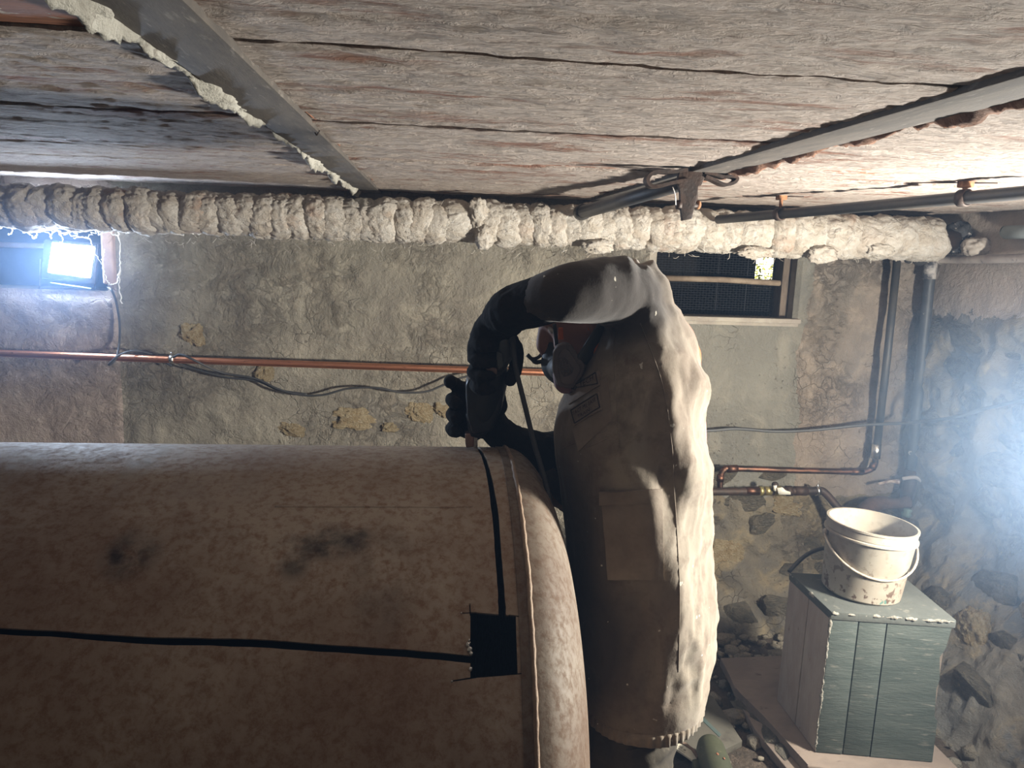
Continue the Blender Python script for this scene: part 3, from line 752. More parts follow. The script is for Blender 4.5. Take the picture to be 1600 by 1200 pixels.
MAT_LABEL = M('sewn_label_cloth', (.24, .19, .15), (.19, .145, .11), scale=30, rough=.95, bump=.2)
MAT_POCKET = M('pocket_canvas', (.25, .205, .16), (.18, .14, .105), scale=9, rough=.95, bump=.3, bscale=60)
MAT_EYE = M('eye_white', (.7, .68, .64), rough=.3, bump=0)

PY = 1.5
person = thing('person', (.46, PY, 0), 'person in dirty pale canvas jacket, half mask and black gloves sawing the tank', 'person')
XD = Vector((.963, -.268, 0)); YD = Vector((.268, .963, 0))
rows = [(1068, 906, 1094, .195), (1040, 902, 1101, .20), (1000, 899, 1107, .205), (930, 896, 1112, .21), (850, 890, 1105, .21), (780, 883, 1099, .21), (720, 873, 1096, .21),
        (670, 870, 1095, .21), (640, 876, 1094, .21), (600, 893, 1092, .205), (560, 916, 1086, .20), (530, 930, 1078, .195), (500, 942, 1064, .185), (470, 953, 1046, .185), (440, 963, 1027, .15), (420, 972, 1010, .08), (410, 980, 998, .04)]
def torso(bm):
    rings = []
    for y, xl, xr, b in rows:
        l, r = at(xl, y, PY), at(xr, y, PY); c = (l+r)/2; a = (r-l).length/2; rg = []
        for k in range(64):
            t = 2*PI*k/64; cs, sn = math.cos(t), math.sin(t)
            e = 2/2.5; q = c+XD*a*math.copysign(abs(cs)**e, cs)+YD*b*math.copysign(abs(sn)**e, sn)
            q.z = c.z+.0*sn
            rg.append(bm.verts.new(q))
        rings.append(rg)
    for a, b in zip(rings[:-1], rings[1:]):
        for k in range(64): bm.faces.new((a[k], a[(k+1) % 64], b[(k+1) % 64], b[k]))
    bm.faces.new(rings[0][::-1]); bm.faces.new(rings[-1])
# joints
SH = at(1000, 462, 1.40); EL = at(886, 458, 1.30); WR = at(795, 487, 1.42)
SH2 = at(962, 520, 1.66); EL2 = at(905, 770, 1.66); WR2 = at(800, 700, 1.56)
HC = at(926, 500, PY)
face_f = (XD*-.90+Vector((0, 0, -.43))).normalized(); face_u = (XD*-.43+Vector((0, 0, .90))).normalized(); face_s = face_f.cross(face_u).normalized()
if face_s.y > 0: face_s = -face_s        # towards the near ear
def hd(f, u, s=0): return HC+face_f*f+face_u*u+face_s*s
HIP = at(1000, 1010, PY); KN1 = Vector((at(965, 1200, PY).x, 1.40, .47)); KN2 = Vector((at(985, 1200, PY).x, 1.60, .47))
def headb(bm):
    Mh = Matrix((face_s, face_f, face_u)).transposed().to_4x4()
    ball(bm, hd(0, .016), (.073, .092, .092), 4, Mh)          # skull
    ball(bm, hd(.030, -.045), (.058, .062, .072), 3, Mh)     # jaw
    ball(bm, hd(.062, -.095), (.026, .026, .022), 3, Mh)     # chin
    tube(bm, [hd(.092, .03), hd(.112, -.012), hd(.100, -.03)], [.011, .017, .012], 10, 3)  # nose
    for s in (-1, 1):
        ball(bm, hd(-.008, -.005, .079*s), (.012, .019, .033), 2, Mh)                       # ear
        ball(bm, hd(.070, -.02, .034*s), (.022, .02, .018), 2, Mh)                          # cheek
        ball(bm, hd(.082, .035, .03*s), (.024, .012, .008), 2, Mh)                          # brow
    ball(bm, hd(.093, -.058), (.024, .012, .012), 2, Mh)     # mouth
body = link('body', blob([headb,
    [(hd(-.03, -.06), .062), (hd(-.06, -.14), .06), (at(1000, 560, PY), .08)],
    [(at(1000, 560, PY), .12), (at(1000, 700, PY), .135), (at(1003, 860, PY), .125), (HIP, .135)],
    [(at(1000, 540, 1.44), .05), (SH+Vector((0, .01, -.008)), .036), (EL, .032), (WR, .026)],
    [(at(985, 540, 1.6), .07), (SH2, .05), (EL2, .038), (WR2, .026)],
    [(HIP+Vector((0, -.08, -.02)), .10), (KN1, .06), (Vector((KN1.x+.06, 1.38, .1)), .04), (Vector((KN1.x-.08, 1.37, .05)), .035)],
    [(HIP+Vector((0, .08, -.02)), .10), (KN2, .06), (Vector((KN2.x+.06, 1.62, .1)), .04), (Vector((KN2.x-.08, 1.63, .05)), .035)]], .007, 5, 'body'), MAT_SKIN, person)
for s in (-1, 1):
    bm = BM(); ball(bm, hd(.074, .016, .031*s), .0115, 3); obj('eye', bm, MAT_EYE, person)
# jacket
def folds(co):
    c = np.asarray(co); q = np.stack([c[:, 0]*9, c[:, 1]*9, c[:, 2]*2.6], 1)
    f = .013*(fbm(q, 3, True)-.35)+.005*fbm(c*16, 3, True)
    # gathered drapes that run down from the raised armpit
    a = SH+Vector((.02, 0, -.05)); dx = (c-np.array(a))@np.array(XD); dz = c[:, 2]-a.z
    ang = np.arctan2(dx, -dz); r = np.sqrt(dx**2+dz**2)
    body_ = sstep(-.10, .0, dx)
    f = f*(.35+.65*body_)+body_*.010*np.sin(ang*17+3.5*vnoise(c*5))*sstep(.06, .18, r)*sstep(.75, .2, r)
    low = sstep(.62, .70, c[:, 2])
    return f*np.clip(.25+low, 0, 1)
jm = blob([torso, [(at(985, 474, 1.46), .078), (at(985, 463, 1.41), .068), (at(945, 455, 1.345), .0590), (at(915, 456, 1.315), .0550), (EL, .0515), (at(862, 463, 1.31), .0465), (at(848, 468, 1.325), .045)],
           [(at(965, 530, 1.58), .10), (SH2, .07), (at(915, 690, 1.67), .062), (EL2, .060)]], .0075, 5, 'jacket')
displace(jm, folds)
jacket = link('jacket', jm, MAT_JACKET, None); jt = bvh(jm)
jacket.parent = person; jm.transform(Matrix.Translation(-person.location))
sm2 = blob([[(EL2, .056), (at(880, 748, 1.63), .052), (at(858, 722, 1.6), .05)]], .006, 3, 'sleeve')
displace(sm2, lambda c: .006*fbm(np.asarray(c)*24, 3, True)); link('sleeve', sm2, MAT_SLEEVE, person)
for pts in ([at(850, 436, 1.31), at(842, 468, 1.28), at(851, 502, 1.31)],):
    bm = BM(); tube(bm, pts, .003, 6, 5); obj('cuff_seam', bm, MAT_RUBBER, person)
# hem band with gathered ribs
bm = BM(); l, r = at(906, 1068, PY), at(1093, 1066, PY); c = (l+r)/2; a = (r-l).length/2
R0 = []
for h, s in ((.012, .985), (.008, 1.012), (-.012, 1.016), (-.018, .98), (-.012, .95)):
    ring = []
    for k in range(220):
        t = 2*PI*k/220; rib = 1+.013*math.sin(k*PI/2.0)*(1 if s > 1 else .3); cs, sn = math.cos(t), math.sin(t); e = 2/2.5
        q = c+XD*a*s*rib*math.copysign(abs(cs)**e, cs)+YD*.197*s*rib*math.copysign(abs(sn)**e, sn)
        q.z = c.z+h-.004*math.sin(t*3); ring.append(bm.verts.new(q))
    R0.append(ring)
for p, q in zip(R0[:-1], R0[1:]):
    for k in range(220): bm.faces.new((p[k], p[(k+1) % 220], q[(k+1) % 220], q[k]))
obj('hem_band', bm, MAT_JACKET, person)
# sewn pieces
pk = patch('chest_pocket', jt, ((886, 630), (950, 588), (956, 655), (905, 705)), MAT_POCKET, person, 10, 10, .001, .002)
lab = patch('label_patch', jt, ((887, 611), (938, 581), (940, 602), (892, 633)), MAT_LABEL, person, 14, 8, .004, .002)
lab2 = patch('label_patch', jt, ((894, 640), (938, 613), (942, 640), (901, 665)), MAT_LABEL, person, 14, 8, .004, .002)
def frame(cs, m, parent, r=.0011):
    P = list(cs)+[cs[0]]; bm = BM()
    for a_, b_ in zip(P[:-1], P[1:]):
        pts = []
        for i in range(7):
            q = (a_[0]+(b_[0]-a_[0])*i/6, a_[1]+(b_[1]-a_[1])*i/6); h = jt.ray_cast(CAM, ray(*q).normalized())
            if h[0] is not None: pts.append(h[0]+(h[1] if h[1].dot(ray(*q)) < 0 else -h[1])*.0068)
        if len(pts) > 1: tube(bm, pts, r, 4)
    return obj('border', bm, m, parent)
frame(((896, 642), (936, 616), (940, 637), (902, 662)), MAT_INK, lab2)
frame(((889, 612), (935, 584), (937, 600)), MAT_INK, lab)
def words(txt, p0, p1, up, m, parent, size=1.):
    """print on cloth: letters laid along the line p0 -> p1 (px), capital height up (px)"""
    cu = bpy.data.curves.new('t', 'FONT'); cu.body = txt; cu.size = 1; cu.resolution_u = 1
    o = bpy.data.objects.new('t', cu); COL.objects.link(o); me_ = evald(o); bpy.data.objects.remove(o)
    xs_ = [v.co.x for v in me_.vertices]; wd = max(xs_)-min(xs_); x0 = min(xs_)
    d = np.array(p1, float)-np.array(p0, float); n = np.array((d[1], -d[0])); n = n/np.linalg.norm(n)
    for v in me_.vertices:
        q = np.array(p0)+d*((v.co.x-x0)/wd)+np.array((-.12, -1.))*up*v.co.y/.7
        h = jt.ray_cast(CAM, ray(*q).normalized())
        v.co = (h[0]+(h[1] if h[1].dot(ray(*q)) < 0 else -h[1])*.0078) if h[0] is not None else at(*q, PY-.2)
    return link('print', me_, m, parent, False)
words('TACT ME EASE', (900, 651), (935, 627), 6, MAT_INK, lab2); words('TRAIN', (908, 655), (926, 643), 5.5, MAT_INK, lab2)
words('CO TECH', (895, 618), (932, 595), 8, MAT_INK, lab)
patch('hip_pocket', jt, ((940, 776), (1032, 772), (1036, 905), (950, 905)), MAT_POCKET, person, 14, 16, .001, .003)
patch('pocket_flap', jt, ((937, 768), (1030, 764), (1033, 783), (938, 788)), MAT_POCKET, person, 14, 4, .004, .003)
for s_ in ([(1000, 505), (1035, 600), (1050, 700), (1053, 760), (1058, 840), (1062, 930), (1060, 1050)], [(958, 512), (962, 600), (968, 700)],
           [(915, 700), (948, 686)], [(880, 700), (905, 690), (948, 672)]):
    seam('seam', jt, s_, MAT_JACKET, person, .0011)
# orange collar lining and the orange tab between the shoulders
bm = BM(); cpts = [at(963, 512, 1.405), at(950, 530, 1.40), at(936, 546, 1.405), at(925, 560, 1.42)]
tube(bm, cpts, [.009, .012, .011, .006], 8, 4, flat=.5); obj('collar_lining', bm, MAT_ORANGE, person)
bm = BM(); cpts = [at(x, y, PY) for x, y in ((1079, 530), (1086, 545), (1089, 560), (1090, 580))]
tube(bm, cpts, [.006, .009, .009, .005], 8, 4); obj('orange_tab', bm, MAT_ORANGE, person)
# trousers, boots
def wr(c): return .016*(fbm(np.asarray(c)*np.array((9, 9, 14)), 3, True)-.35)
tm = blob([[(at(982, 1030, 1.5), .15), (at(982, 1075, 1.46), .125), (KN1, .082), (Vector((KN1.x+.045, 1.38, .28)), .075), (Vector((KN1.x+.06, 1.38, .11)), .07)],
           [(at(988, 1040, 1.55), .14), (KN2, .082), (Vector((KN2.x+.045, 1.62, .28)), .075), (Vector((KN2.x+.06, 1.62, .11)), .07)]], .008, 4, 'trousers')
displace(tm, wr); tt = bvh(tm); tr = link('trousers', tm, MAT_TROUSER, person)
patch('knee_pocket', tt, ((978, 1172), (1022, 1165), (1024, 1240), (978, 1245)), MAT_TROUSER, person, 8, 8, .001, .002)
for kx, ky in ((KN1.x, 1.38), (KN2.x, 1.62)):
    bm_ = blob([[(Vector((kx+.06, ky, .13)), .055), (Vector((kx+.055, ky, .06)), .053), (Vector((kx-.03, ky, .052)), .05), (Vector((kx-.12, ky, .042)), .042)]], .006, 4, 'boot')
    for v in bm_.vertices: v.co.z = max(v.co.z, .0)
    link('boot', bm_, MAT_BOOT, person)
# gloves: gauntlet, palm, four fingers and a thumb each
def glove(chains, vox=.0042): 
    m_ = blob(chains, vox, 3, 'glove'); displace(m_, lambda c: .0025*fbm(np.asarray(c)*40, 3, True)); return link('glove', m_, MAT_GLOVE, person)
g = [[(at(850, 469, 1.325), .0435), (at(825, 476, 1.35), .0425), (at(800, 484, 1.375), .041), (at(785, 496, 1.41), .038)],
     [(at(790, 500, 1.42), .036), (at(768, 520, 1.435), .036), (at(758, 548, 1.44), .034)], [(at(797, 470, 1.40), .016), (at(812, 462, 1.38), .014)]]
for i, (kx, ky) in enumerate(((748, 528), (744, 552), (743, 575), (747, 596))):
    L = (1., 1.08, 1.0, .85)[i]
    g.append([(at(762, ky-12, 1.45), .016), (at(kx, ky, 1.455), .0125), (at(kx-3, ky+9, 1.425), .0115), (at(kx+12*L, ky+14, 1.398), .0105), (at(kx+24*L, ky+13, 1.402), .0095)])
g.append([(at(790, 520, 1.45), .017), (at(806, 548, 1.46), .014), (at(806, 575, 1.455), .0125), (at(797, 595, 1.44), .011)])
glove(g)
g = [[(at(866, 712, 1.60), .053), (at(840, 706, 1.585), .045), (at(800, 690, 1.57), .036), (at(775, 672, 1.565), .033)],
     [(at(775, 672, 1.565), .033), (at(755, 645, 1.56), .036), (at(745, 620, 1.56), .028)], [(at(862, 700, 1.57), .02), (at(858, 690, 1.56), .012)], [(at(880, 716, 1.57), .03), (at(876, 702, 1.55), .018)]]
for i, (y0, L) in enumerate(((597, .9), (622, 1.05), (645, 1.05), (667, .95))):
    g.append([(at(742, y0+10, 1.565), .017), (at(716, y0+2, 1.56), .0145), (at(706-(i == 0)*2, y0+3, 1.53), .013), (at(714, y0+9, 1.505), .012)])
g[4][1:] = [(at(722, 606, 1.56), .0135), (at(706, 597, 1.545), .0135), (at(704, 596, 1.52), .0125)]
g.append([(at(760, 655, 1.56), .02), (at(780, 640, 1.535), .014), (at(781, 622, 1.515), .0125), (at(778, 610, 1.50), .011)])
glove(g)
# cap
bm = BM(); Mh = Matrix((face_s, face_f, face_u)).transposed().to_4x4()
prof = [(.0, .084), (.03, .081), (.058, .071), (.082, .046), (.092, .02), (.0935, .0), (.0895, .0), (.087, .02), (.078, .044), (.055, .067), (0, .079)]
Ms = Mh @ Matrix.Diagonal((.89, 1.08, 1, 1)); lathe(bm, prof, hd(-.002, .036), 'Z', 40, Ms)
capo = obj('cap', bm, MAT_CAP, person)
bm = BM(); pts = [(.092, .062, -.07), (.145, .058, -.055), (.165, .055, 0), (.145, .058, .055), (.092, .062, .07), (.105, .066, 0)]
prism(bm, [hd(*p) for p in pts], face_u*.005); obj('peak', bm, MAT_CAP, capo, False)
MAT_GLOVE.node_tree.nodes['Principled BSDF'].inputs['Specular IOR Level'].default_value = .2
# the grey rear rim of the cap and hair below it
bm = BM(); ball(bm, hd(-.062, .0, .02), (.05, .045, .05), 3, Mh); obj('hair', bm, M('short_dark_hair', (.03, .02, .015), rough=.8, bump=.6, bscale=200), person)

# half mask
mm = blob([[(hd(.090, -.018), .018), (hd(.104, -.055), .030), (hd(.085, -.092), .028)], [(hd(.09, -.06, .03), .028), (hd(.082, -.062, .06), .028)], [(hd(.09, -.06, -.03), .028), (hd(.082, -.062, -.06), .028)]], .005, 4, 'respirator')
resp = link('respirator', mm, MAT_RUBBER, person)
NF = (Vector((-.12, -.99, -.06))).normalized()
def px_plate(name, pts, Y, th, mat, parent, bev=.004, nrm=None):
    bm = BM(); P = [at(x, y, Y) for x, y in pts]
    prism(bm, P, Vector((0, th, 0)) if nrm is None else nrm*th)
    if bev: bmesh.ops.bevel(bm, geom=[e for e in bm.edges], offset=bev, segments=3, affect='EDGES', profile=.6)
    return obj(name, bm, mat, parent, True, 40)
FY = 1.395
outer = [(866, 551), (872, 540), (884, 535), (893, 538), (915, 571), (913, 585), (899, 606), (888, 608), (872, 604), (865, 580)]
pf = px_plate('filter', outer, FY, .022, MAT_FILTER, person, .005)
inner = [(872, 556), (877, 548), (885, 545), (890, 548), (908, 574), (906, 583), (896, 601), (887, 602), (877, 599), (872, 578)]
px_plate('filter_cover', inner, FY-.004, .006, MAT_FILTER, pf, .0025)
gr = px_plate('grille', [(873, 563), (878, 559), (884, 559), (896, 576), (895, 582), (889, 587), (881, 589), (876, 580)], FY-.006, .006, MAT_GRILLE, pf, .0015)
bm = BM()
for i in range(4):
    y_ = 564+i*6.5; tube(bm, [at(875+i*1.2, y_, FY-.0065), at(886+i*2.6, y_-1, FY-.0065)], .0012, 5)
for i in range(3):
    x_ = 879+i*5; tube(bm, [at(x_-1, 561+i*2, FY-.0065), at(x_+3, 586-i, FY-.0065)], .0012, 5)
obj('grille_bar', bm, MAT_FILTER, pf)
px_plate('filter_base', [(866, 585), (914, 585), (903, 609), (894, 616), (878, 616), (869, 608)], FY+.012, .03, MAT_MAUVE, person, .006)
bm = BM(); ball(bm, at(857, 538, 1.58), (.017, .024, .026), 3); obj('filter', bm, MAT_GRILLE, person)
bm = BM(); tube(bm, [at(945, 508, 1.40), at(932, 528, 1.402), at(918, 551, 1.405), at(908, 566, 1.41)], [.019, .020, .021, .019], 12, 4, flat=.35); obj('strap', bm, MAT_RUBBER, person)
bm = BM(); tube(bm, [at(866, 506, 1.43), at(868, 522, 1.43), at(870, 540, 1.425)], .005, 8, 3, flat=.5); obj('strap', bm, MAT_RUBBER, person)
bm = BM(); tube(bm, [at(849, 548, 1.54), at(843, 557, 1.53), at(832, 561, 1.52), at(824, 554, 1.52)], [.004]*4, 6, 4); tube(bm, [at(857, 555, 1.54), at(850, 563, 1.53), at(838, 566, 1.525), at(830, 561, 1.52)], [.004, .004, .005, .003], 6, 4)
obj('loose_strap', bm, MAT_RUBBER, person)
px_plate('visor', [(873, 512), (880, 512), (881, 531), (872, 531)], 1.418, .006, MAT_ORANGE, person, .002)
px_plate('hood_edge', [(916, 503), (930, 495), (941, 496), (934, 511)], 1.425, .02, MAT_CAP, person, .003)
px_plate('temple_tab', [(918, 510), (929, 512), (928, 518), (920, 517)], 1.418, .006, MAT_ORANGE, person, .002)

# ------------------------------------------------------------------ reciprocating saw, held by both gloves
MAT_SAW = M('black_tool_plastic', (.012, .013, .016), (.018, .02, .023), scale=30, rough=.4, bump=.1)
MAT_SAWGREY = M('grey_tool_grip', (.075, .085, .085), (.055, .06, .062), scale=30, rough=.45, bump=.2)
MAT_COPPERY = M('pinkish_steel', (.35, .22, .18), (.25, .17, .14), scale=20, rough=.4, metal=.6, bump=.1)
saw = thing('reciprocating_saw', at(748, 640, 1.49), 'black corded reciprocating saw gripped by the black gloves, blade down in the tank top', 'power tool')
sb = blob([[(at(772, 585, 1.475), .030), (at(762, 615, 1.48), .034), (at(752, 650, 1.485), .032), (at(747, 668, 1.487), .022)], [(at(775, 560, 1.46), .022), (at(768, 590, 1.475), .03)]], .0045, 4, 'body')
link('body', sb, MAT_SAW, saw)
px_plate('gear_housing', [(728, 600), (735, 590), (790, 596), (785, 640), (768, 676), (738, 680), (730, 650)], 1.455, .055, MAT_SAW, saw, .008)
hb = blob([[(at(790, 512, 1.42), .017), (at(786, 535, 1.418), .018), (at(788, 556, 1.42), .0165)], [(at(788, 556, 1.42), .016), (at(774, 575, 1.44), .018)], [(at(793, 508, 1.42), .016), (at(799, 515, 1.42), .012)]], .004, 3, 'handle')
link('handle', hb, MAT_SAWGREY, saw)
px_plate('trigger', [(776, 548), (786, 552), (787, 573), (779, 580), (775, 566)], 1.400, .02, MAT_SAWGREY, saw, .003)
px_plate('badge', [(760, 572), (777, 575), (777, 585), (759, 583)], 1.412, .03, MAT_COPPERY, saw, .002)
px_plate('nose_collar', [(729, 655), (766, 655), (758, 684), (735, 684)], 1.468, .034, MAT_SAW, saw, .006)
px_plate('shoe', [(727, 678), (741, 677), (741, 699), (728, 700)], 1.47, .03, MAT_COPPERY, saw, .003)
px_plate('blade', [(739, 676), (746, 676), (747, 722), (741, 722)], 1.497, .0016, MAT_BRIGHT, saw, 0)
bm = BM(); tube(bm, [at(756, 662, 1.466), at(756, 664, 1.46)], .0035, 8); obj('screw', bm, MAT_BRIGHT, saw)
bm = BM(); cpts = [at(797, 514, 1.42), at(801, 535, 1.40), at(806, 575, 1.385), at(818, 625, 1.37), at(834, 690, 1.36), at(850, 745, 1.35), at(864, 805, 1.34), at(876, 860, 1.34), at(881, 905, 1.36), at(878, 960, 1.45)]
cpts += [Vector((.345, 1.62, .45)), Vector((.34, 1.75, .15)), Vector((.42, 1.95, .016)), Vector((.5, 2.3, .02))]
tube(bm, cpts, [.0085, .006]+[.0048]*12, 10, 6); obj('power_cord', bm, MAT_RUBBER, saw)
# ------------------------------------------------------------------ lagged pipe under the ceiling
def wool_mat():
    k = NB('mineral_wool'); oi = k.n('ShaderNodeObjectInfo'); v0 = k.tc.outputs['Object']
    cbx = k.n('ShaderNodeCombineXYZ'); k.l(k.math('MULTIPLY', oi.outputs['Random'], 7.), cbx.inputs[0])
    ad = k.n('ShaderNodeVectorMath', operation='ADD'); k.l(v0, ad.inputs[0]); k.l(cbx.outputs[0], ad.inputs[1]); v = ad.outputs[0]
    med = k.noise(v, 16, 7, .65, .8); fine = k.noise(v, 75, 7, .7, 1.2)
    c = k.mix(k.ramp(med, [(.38, 0.), (.62, 1.)]), (.62, .585, .535), (.48, .425, .36))
    c = k.mix(k.ramp(fine, [(.56, 0.), (.72, .75)]), c, (.36, .28, .22))
    st = k.math('MULTIPLY', k.ramp(k.noise(v, 9, 4), [(.55, 0.), (.68, 1.)]), k.ramp(oi.outputs['Random'], [(.5, .15), (.9, .8)]))
    c = k.mix(st, c, (.40, .25, .17))
    k.color(c); k.rough(.95); k.bump(k.math('ADD', med, fine), .8, .012); return k.m
MAT_WOOL = wool_mat()
PIPE_Y = 2.86
def pipe_pt(px, py): return at(px, py, PIPE_Y)
A, B = pipe_pt(-260, 313), pipe_pt(1462, 374)
axis = (B-A).normalized(); LEN = (B-A).length
lag = thing('lagged_pipe', (0, PIPE_Y, A.z), 'long ceiling pipe lagged with lumpy white mineral wool bound in rings', 'pipe')
bm = BM(); tube(bm, [A-axis*.1, B+axis*.08], .04, 16); obj('pipe', bm, MAT_DARKIRON, lag)
wool = []
for vi in range(10):
    nu, nv = 72, 21; bm = BM(); ln = 1.0
    th = np.linspace(0, 2*PI, nu, endpoint=False); t = np.linspace(0, 1, nv)
    tt_, hh = np.meshgrid(t, th, indexing='ij'); tt_, hh = tt_.ravel(), hh.ravel()
    cir = np.stack([np.cos(hh)*1.9, np.sin(hh)*1.9, tt_*1.3+vi*5.3], 1)
    prof = np.sqrt(np.clip(1-(2*tt_-1)**2, 0, 1))**.75
    rad = .048+.036*prof*(1+.16*fbm(cir, 3))+.010*prof*fbm(cir*2.6, 5, True, .65)+.004*fbm(cir*8, 4, True)
    xx = (tt_-.5)*1.42+.22*fbm(cir*np.array((1, 1, 0))+3, 2)+.16*np.sin(hh+vi)
    vs_ = [bm.verts.new((x*.064, r*math.cos(a), r*math.sin(a))) for x, r, a in zip(xx, rad, hh)]
    for j in range(nv-1):
        for i in range(nu): bm.faces.new((vs_[j*nu+i], vs_[j*nu+(i+1) % nu], vs_[(j+1)*nu+(i+1) % nu], vs_[(j+1)*nu+i]))
    bm.faces.new(vs_[:nu][::-1]); bm.faces.new(vs_[-nu:])
    bmesh.ops.recalc_face_normals(bm, faces=bm.faces)
    me = bpy.data.meshes.new('wool_wrap'); bm.to_mesh(me); bm.free(); me.materials.append(MAT_WOOL)
    me.polygons.foreach_set('use_smooth', [True]*len(me.polygons)); wool.append(me)
base_rot = axis.to_track_quat('X', 'Z').to_euler()
s = 0.; step = .062
while s < LEN-.01:
    o = bpy.data.objects.new('wool_wrap', random.choice(wool)); COL.objects.link(o); o.parent = lag
    frac = s/LEN; big = 1+.10*sstep(.62, .75, frac)
    o.location = A+axis*s-lag.location+Vector((0, jit(.004), jit(.004)))
    o.rotation_euler = (random.uniform(0, 6.28), base_rot.y+jit(.10), base_rot.z+jit(.10))
    fat = .875*big*random.uniform(.93, 1.07); o.scale = (big*random.uniform(.95, 1.25), fat, fat)
    s += step*big*random.uniform(.9, 1.1)
# torn lumps hanging out and hair-thin fibres
for px, py, sx, sz in ((748, 330, .03, .045), (757, 372, .03, .04), (1285, 398, .05, .03), (935, 385, .05, .025), (1180, 395, .06, .02), (1375, 390, .05, .022)):
    bm = BM(); vv = ball(bm, (0, 0, 0), 1, 4); co = np.array([v.co for v in vv])
    co = co*(1+.35*fbm(co*2+px, 3)+.25*fbm(co*6+px, 3, True))[:, None]
    for v, c in zip(vv, co): v.co = c
    p = at(px, py, PIPE_Y-.07); bm.transform(Matrix.Translation(p) @ Matrix.Diagonal((sx, .02, sz, 1))); obj('wool_tuft', bm, MAT_WOOL, lag)
MAT_THREAD = M('pale_fibre', (.85, .83, .78), rough=.8, bump=0)
def thread(pts, Y, r, parent, rag=.0):
    bm = BM(); P = [at(x, y, Y+jit(.006)) for x, y in pts]; q = smooth_path(P, 7)
    q = [Vector(p)+Vector((jit(rag), jit(rag), jit(rag))) for p in q]
    tube(bm, q, [r*random.uniform(.5, 1.3) for _ in q], 5)
    return bm
bm = thread([(-30, 348), (30, 350), (60, 357), (100, 364), (138, 370), (152, 356), (185, 356), (215, 356), (250, 361), (290, 366), (332, 363)], 2.93, .0026, lag, .008)
obj('torn_netting', bm, MAT_THREAD, lag)
for pts in ([(184, 358), (187, 385), (188, 415), (186, 445), (190, 475)], [(5, 350), (-4, 360), (-20, 362)], [(90, 362), (98, 372), (94, 380)], [(170, 357), (176, 366), (184, 368)], [(225, 357), (230, 364)], [(150, 360), (158, 354), (164, 360), (155, 366), (150, 358)], [(45, 352), (55, 347), (66, 354)], [(100, 366), (112, 361), (122, 366)], [(139, 372), (146, 390), (158, 412), (166, 434), (173, 445), (182, 440), (187, 428)], [(25, 350), (18, 362), (12, 368)], [(36, 352), (35, 362), (48, 366), (53, 372), (58, 365)],
            [(115, 372), (125, 370), (136, 372)], [(160, 408), (162, 396), (163, 390)], [(60, 356), (78, 366), (79, 372)]):
    bm = thread(pts, 2.95, .0022, lag, .003); obj('loose_thread', bm, MAT_THREAD, lag)
bm = BM()
for i in range(150):
    x0 = random.uniform(150, 1470); y0 = 366+.024*(x0-150)+random.uniform(-6, 14); p = at(x0, y0, PIPE_Y-random.uniform(-.02, .07))
    d = Vector((jit(.03), jit(.015), -random.uniform(.0, .022))); tube(bm, [p, p+d*.5+Vector((0, 0, -jit(.008))), p+d], .0007, 3, 2, cap=False)
for i in range(160):
    x0 = random.uniform(350, 1460); y0 = 352+.024*(x0-350)+random.uniform(-30, 24); p = at(x0, y0, PIPE_Y-.085)
    a = random.uniform(0, 6.28); d = Vector((math.cos(a), -.2, math.sin(a)))*random.uniform(.015, .04); tube(bm, [p, p+d*.5+Vector((jit(.008), -.006, jit(.008))), p+d], .0007, 3, 2, cap=False)
o = obj('fibre', bm, M('dark_binding_fibre', (.25, .2, .16), (.7, .66, .6), scale=3, rough=.9, bump=0), lag); o['kind'] = 'stuff'

# ------------------------------------------------------------------ pipes and cables
def copper(name, c1, c2, rough=.32):
    return M(name, c1, c2, (.10, .06, .045), scale=7, stretch=(2, 8, 8), rough=rough, metal=1, bump=.15, band3=(.62, .72))
MAT_COPPER = copper('copper', (.85, .40, .24), (.78, .36, .22)); MAT_OLDCOPPER = copper('tarnished_copper', (.20, .10, .07), (.07, .05, .04), .5)
cp = thing('copper_pipe', at(400, 567, 3.03), 'bright copper pipe running straight along the plastered wall above the tank', 'pipe')
bm = BM(); tube(bm, [at(-240, 541, 3.03), at(-20, 551, 3.03), at(270, 562, 3.03), at(560, 572, 3.03), at(900, 584, 3.03)], .0135, 16, 6); obj('tube', bm, MAT_COPPER, cp)
def clip(px, py, Y, r, parent, mat):
    p = at(px, py, Y); bm = BM()
    lathe(bm, [(r+.0005, -.008), (r+.004, -.008), (r+.004, .008), (r+.0005, .008)], p, 'X', 20, close=True)
    tube(bm, [p+Vector((0, .01, 0)), p+Vector((0, .08, 0))], .004, 8); tube(bm, [p+Vector((0, -.0, r)), p+Vector((0, 0, r+.014))], .005, 8)
    return obj('pipe_clip', bm, mat, parent)
clip(269, 561, 3.03, .0135, cp, MAT_BRIGHT)
clip(-120, 547, 3.03, .0135, cp, MAT_BRIGHT)
cable = thing('black_cable', at(480, 610, 3.0), 'thin black cable hung from the copper pipe and sagging along the plaster', 'cable')
def cab(pts, r, parent, mat=MAT_RUBBER):
    bm = BM(); tube(bm, [at(*p) for p in pts], r, 8, 8); return obj('cable', bm, mat, parent)
cab([(168, 449, 3.085), (174, 453, 3.06), (181, 470, 3.06), (187, 505, 3.06), (186, 540, 3.05), (180, 562, 3.01), (170, 570, 3.0), (185, 556, 3.0), (205, 549, 3.02), (225, 550, 3.05), (250, 560, 3.07), (268, 572, 3.06)], .0042, cable)
cab([(271, 558, 3.01), (282, 554, 3.0), (298, 560, 2.99), (320, 571, 3.01), (350, 583, 3.05), (400, 592, 3.06), (435, 608, 3.06), (470, 617, 3.06), (505, 617, 3.06), (545, 607, 3.06), (590, 606, 3.05), (625, 613, 3.05), (665, 612, 3.05), (692, 602, 3.05), (730, 588, 3.05), (800, 578, 3.05), (880, 580, 3.05)], .0045, cable)
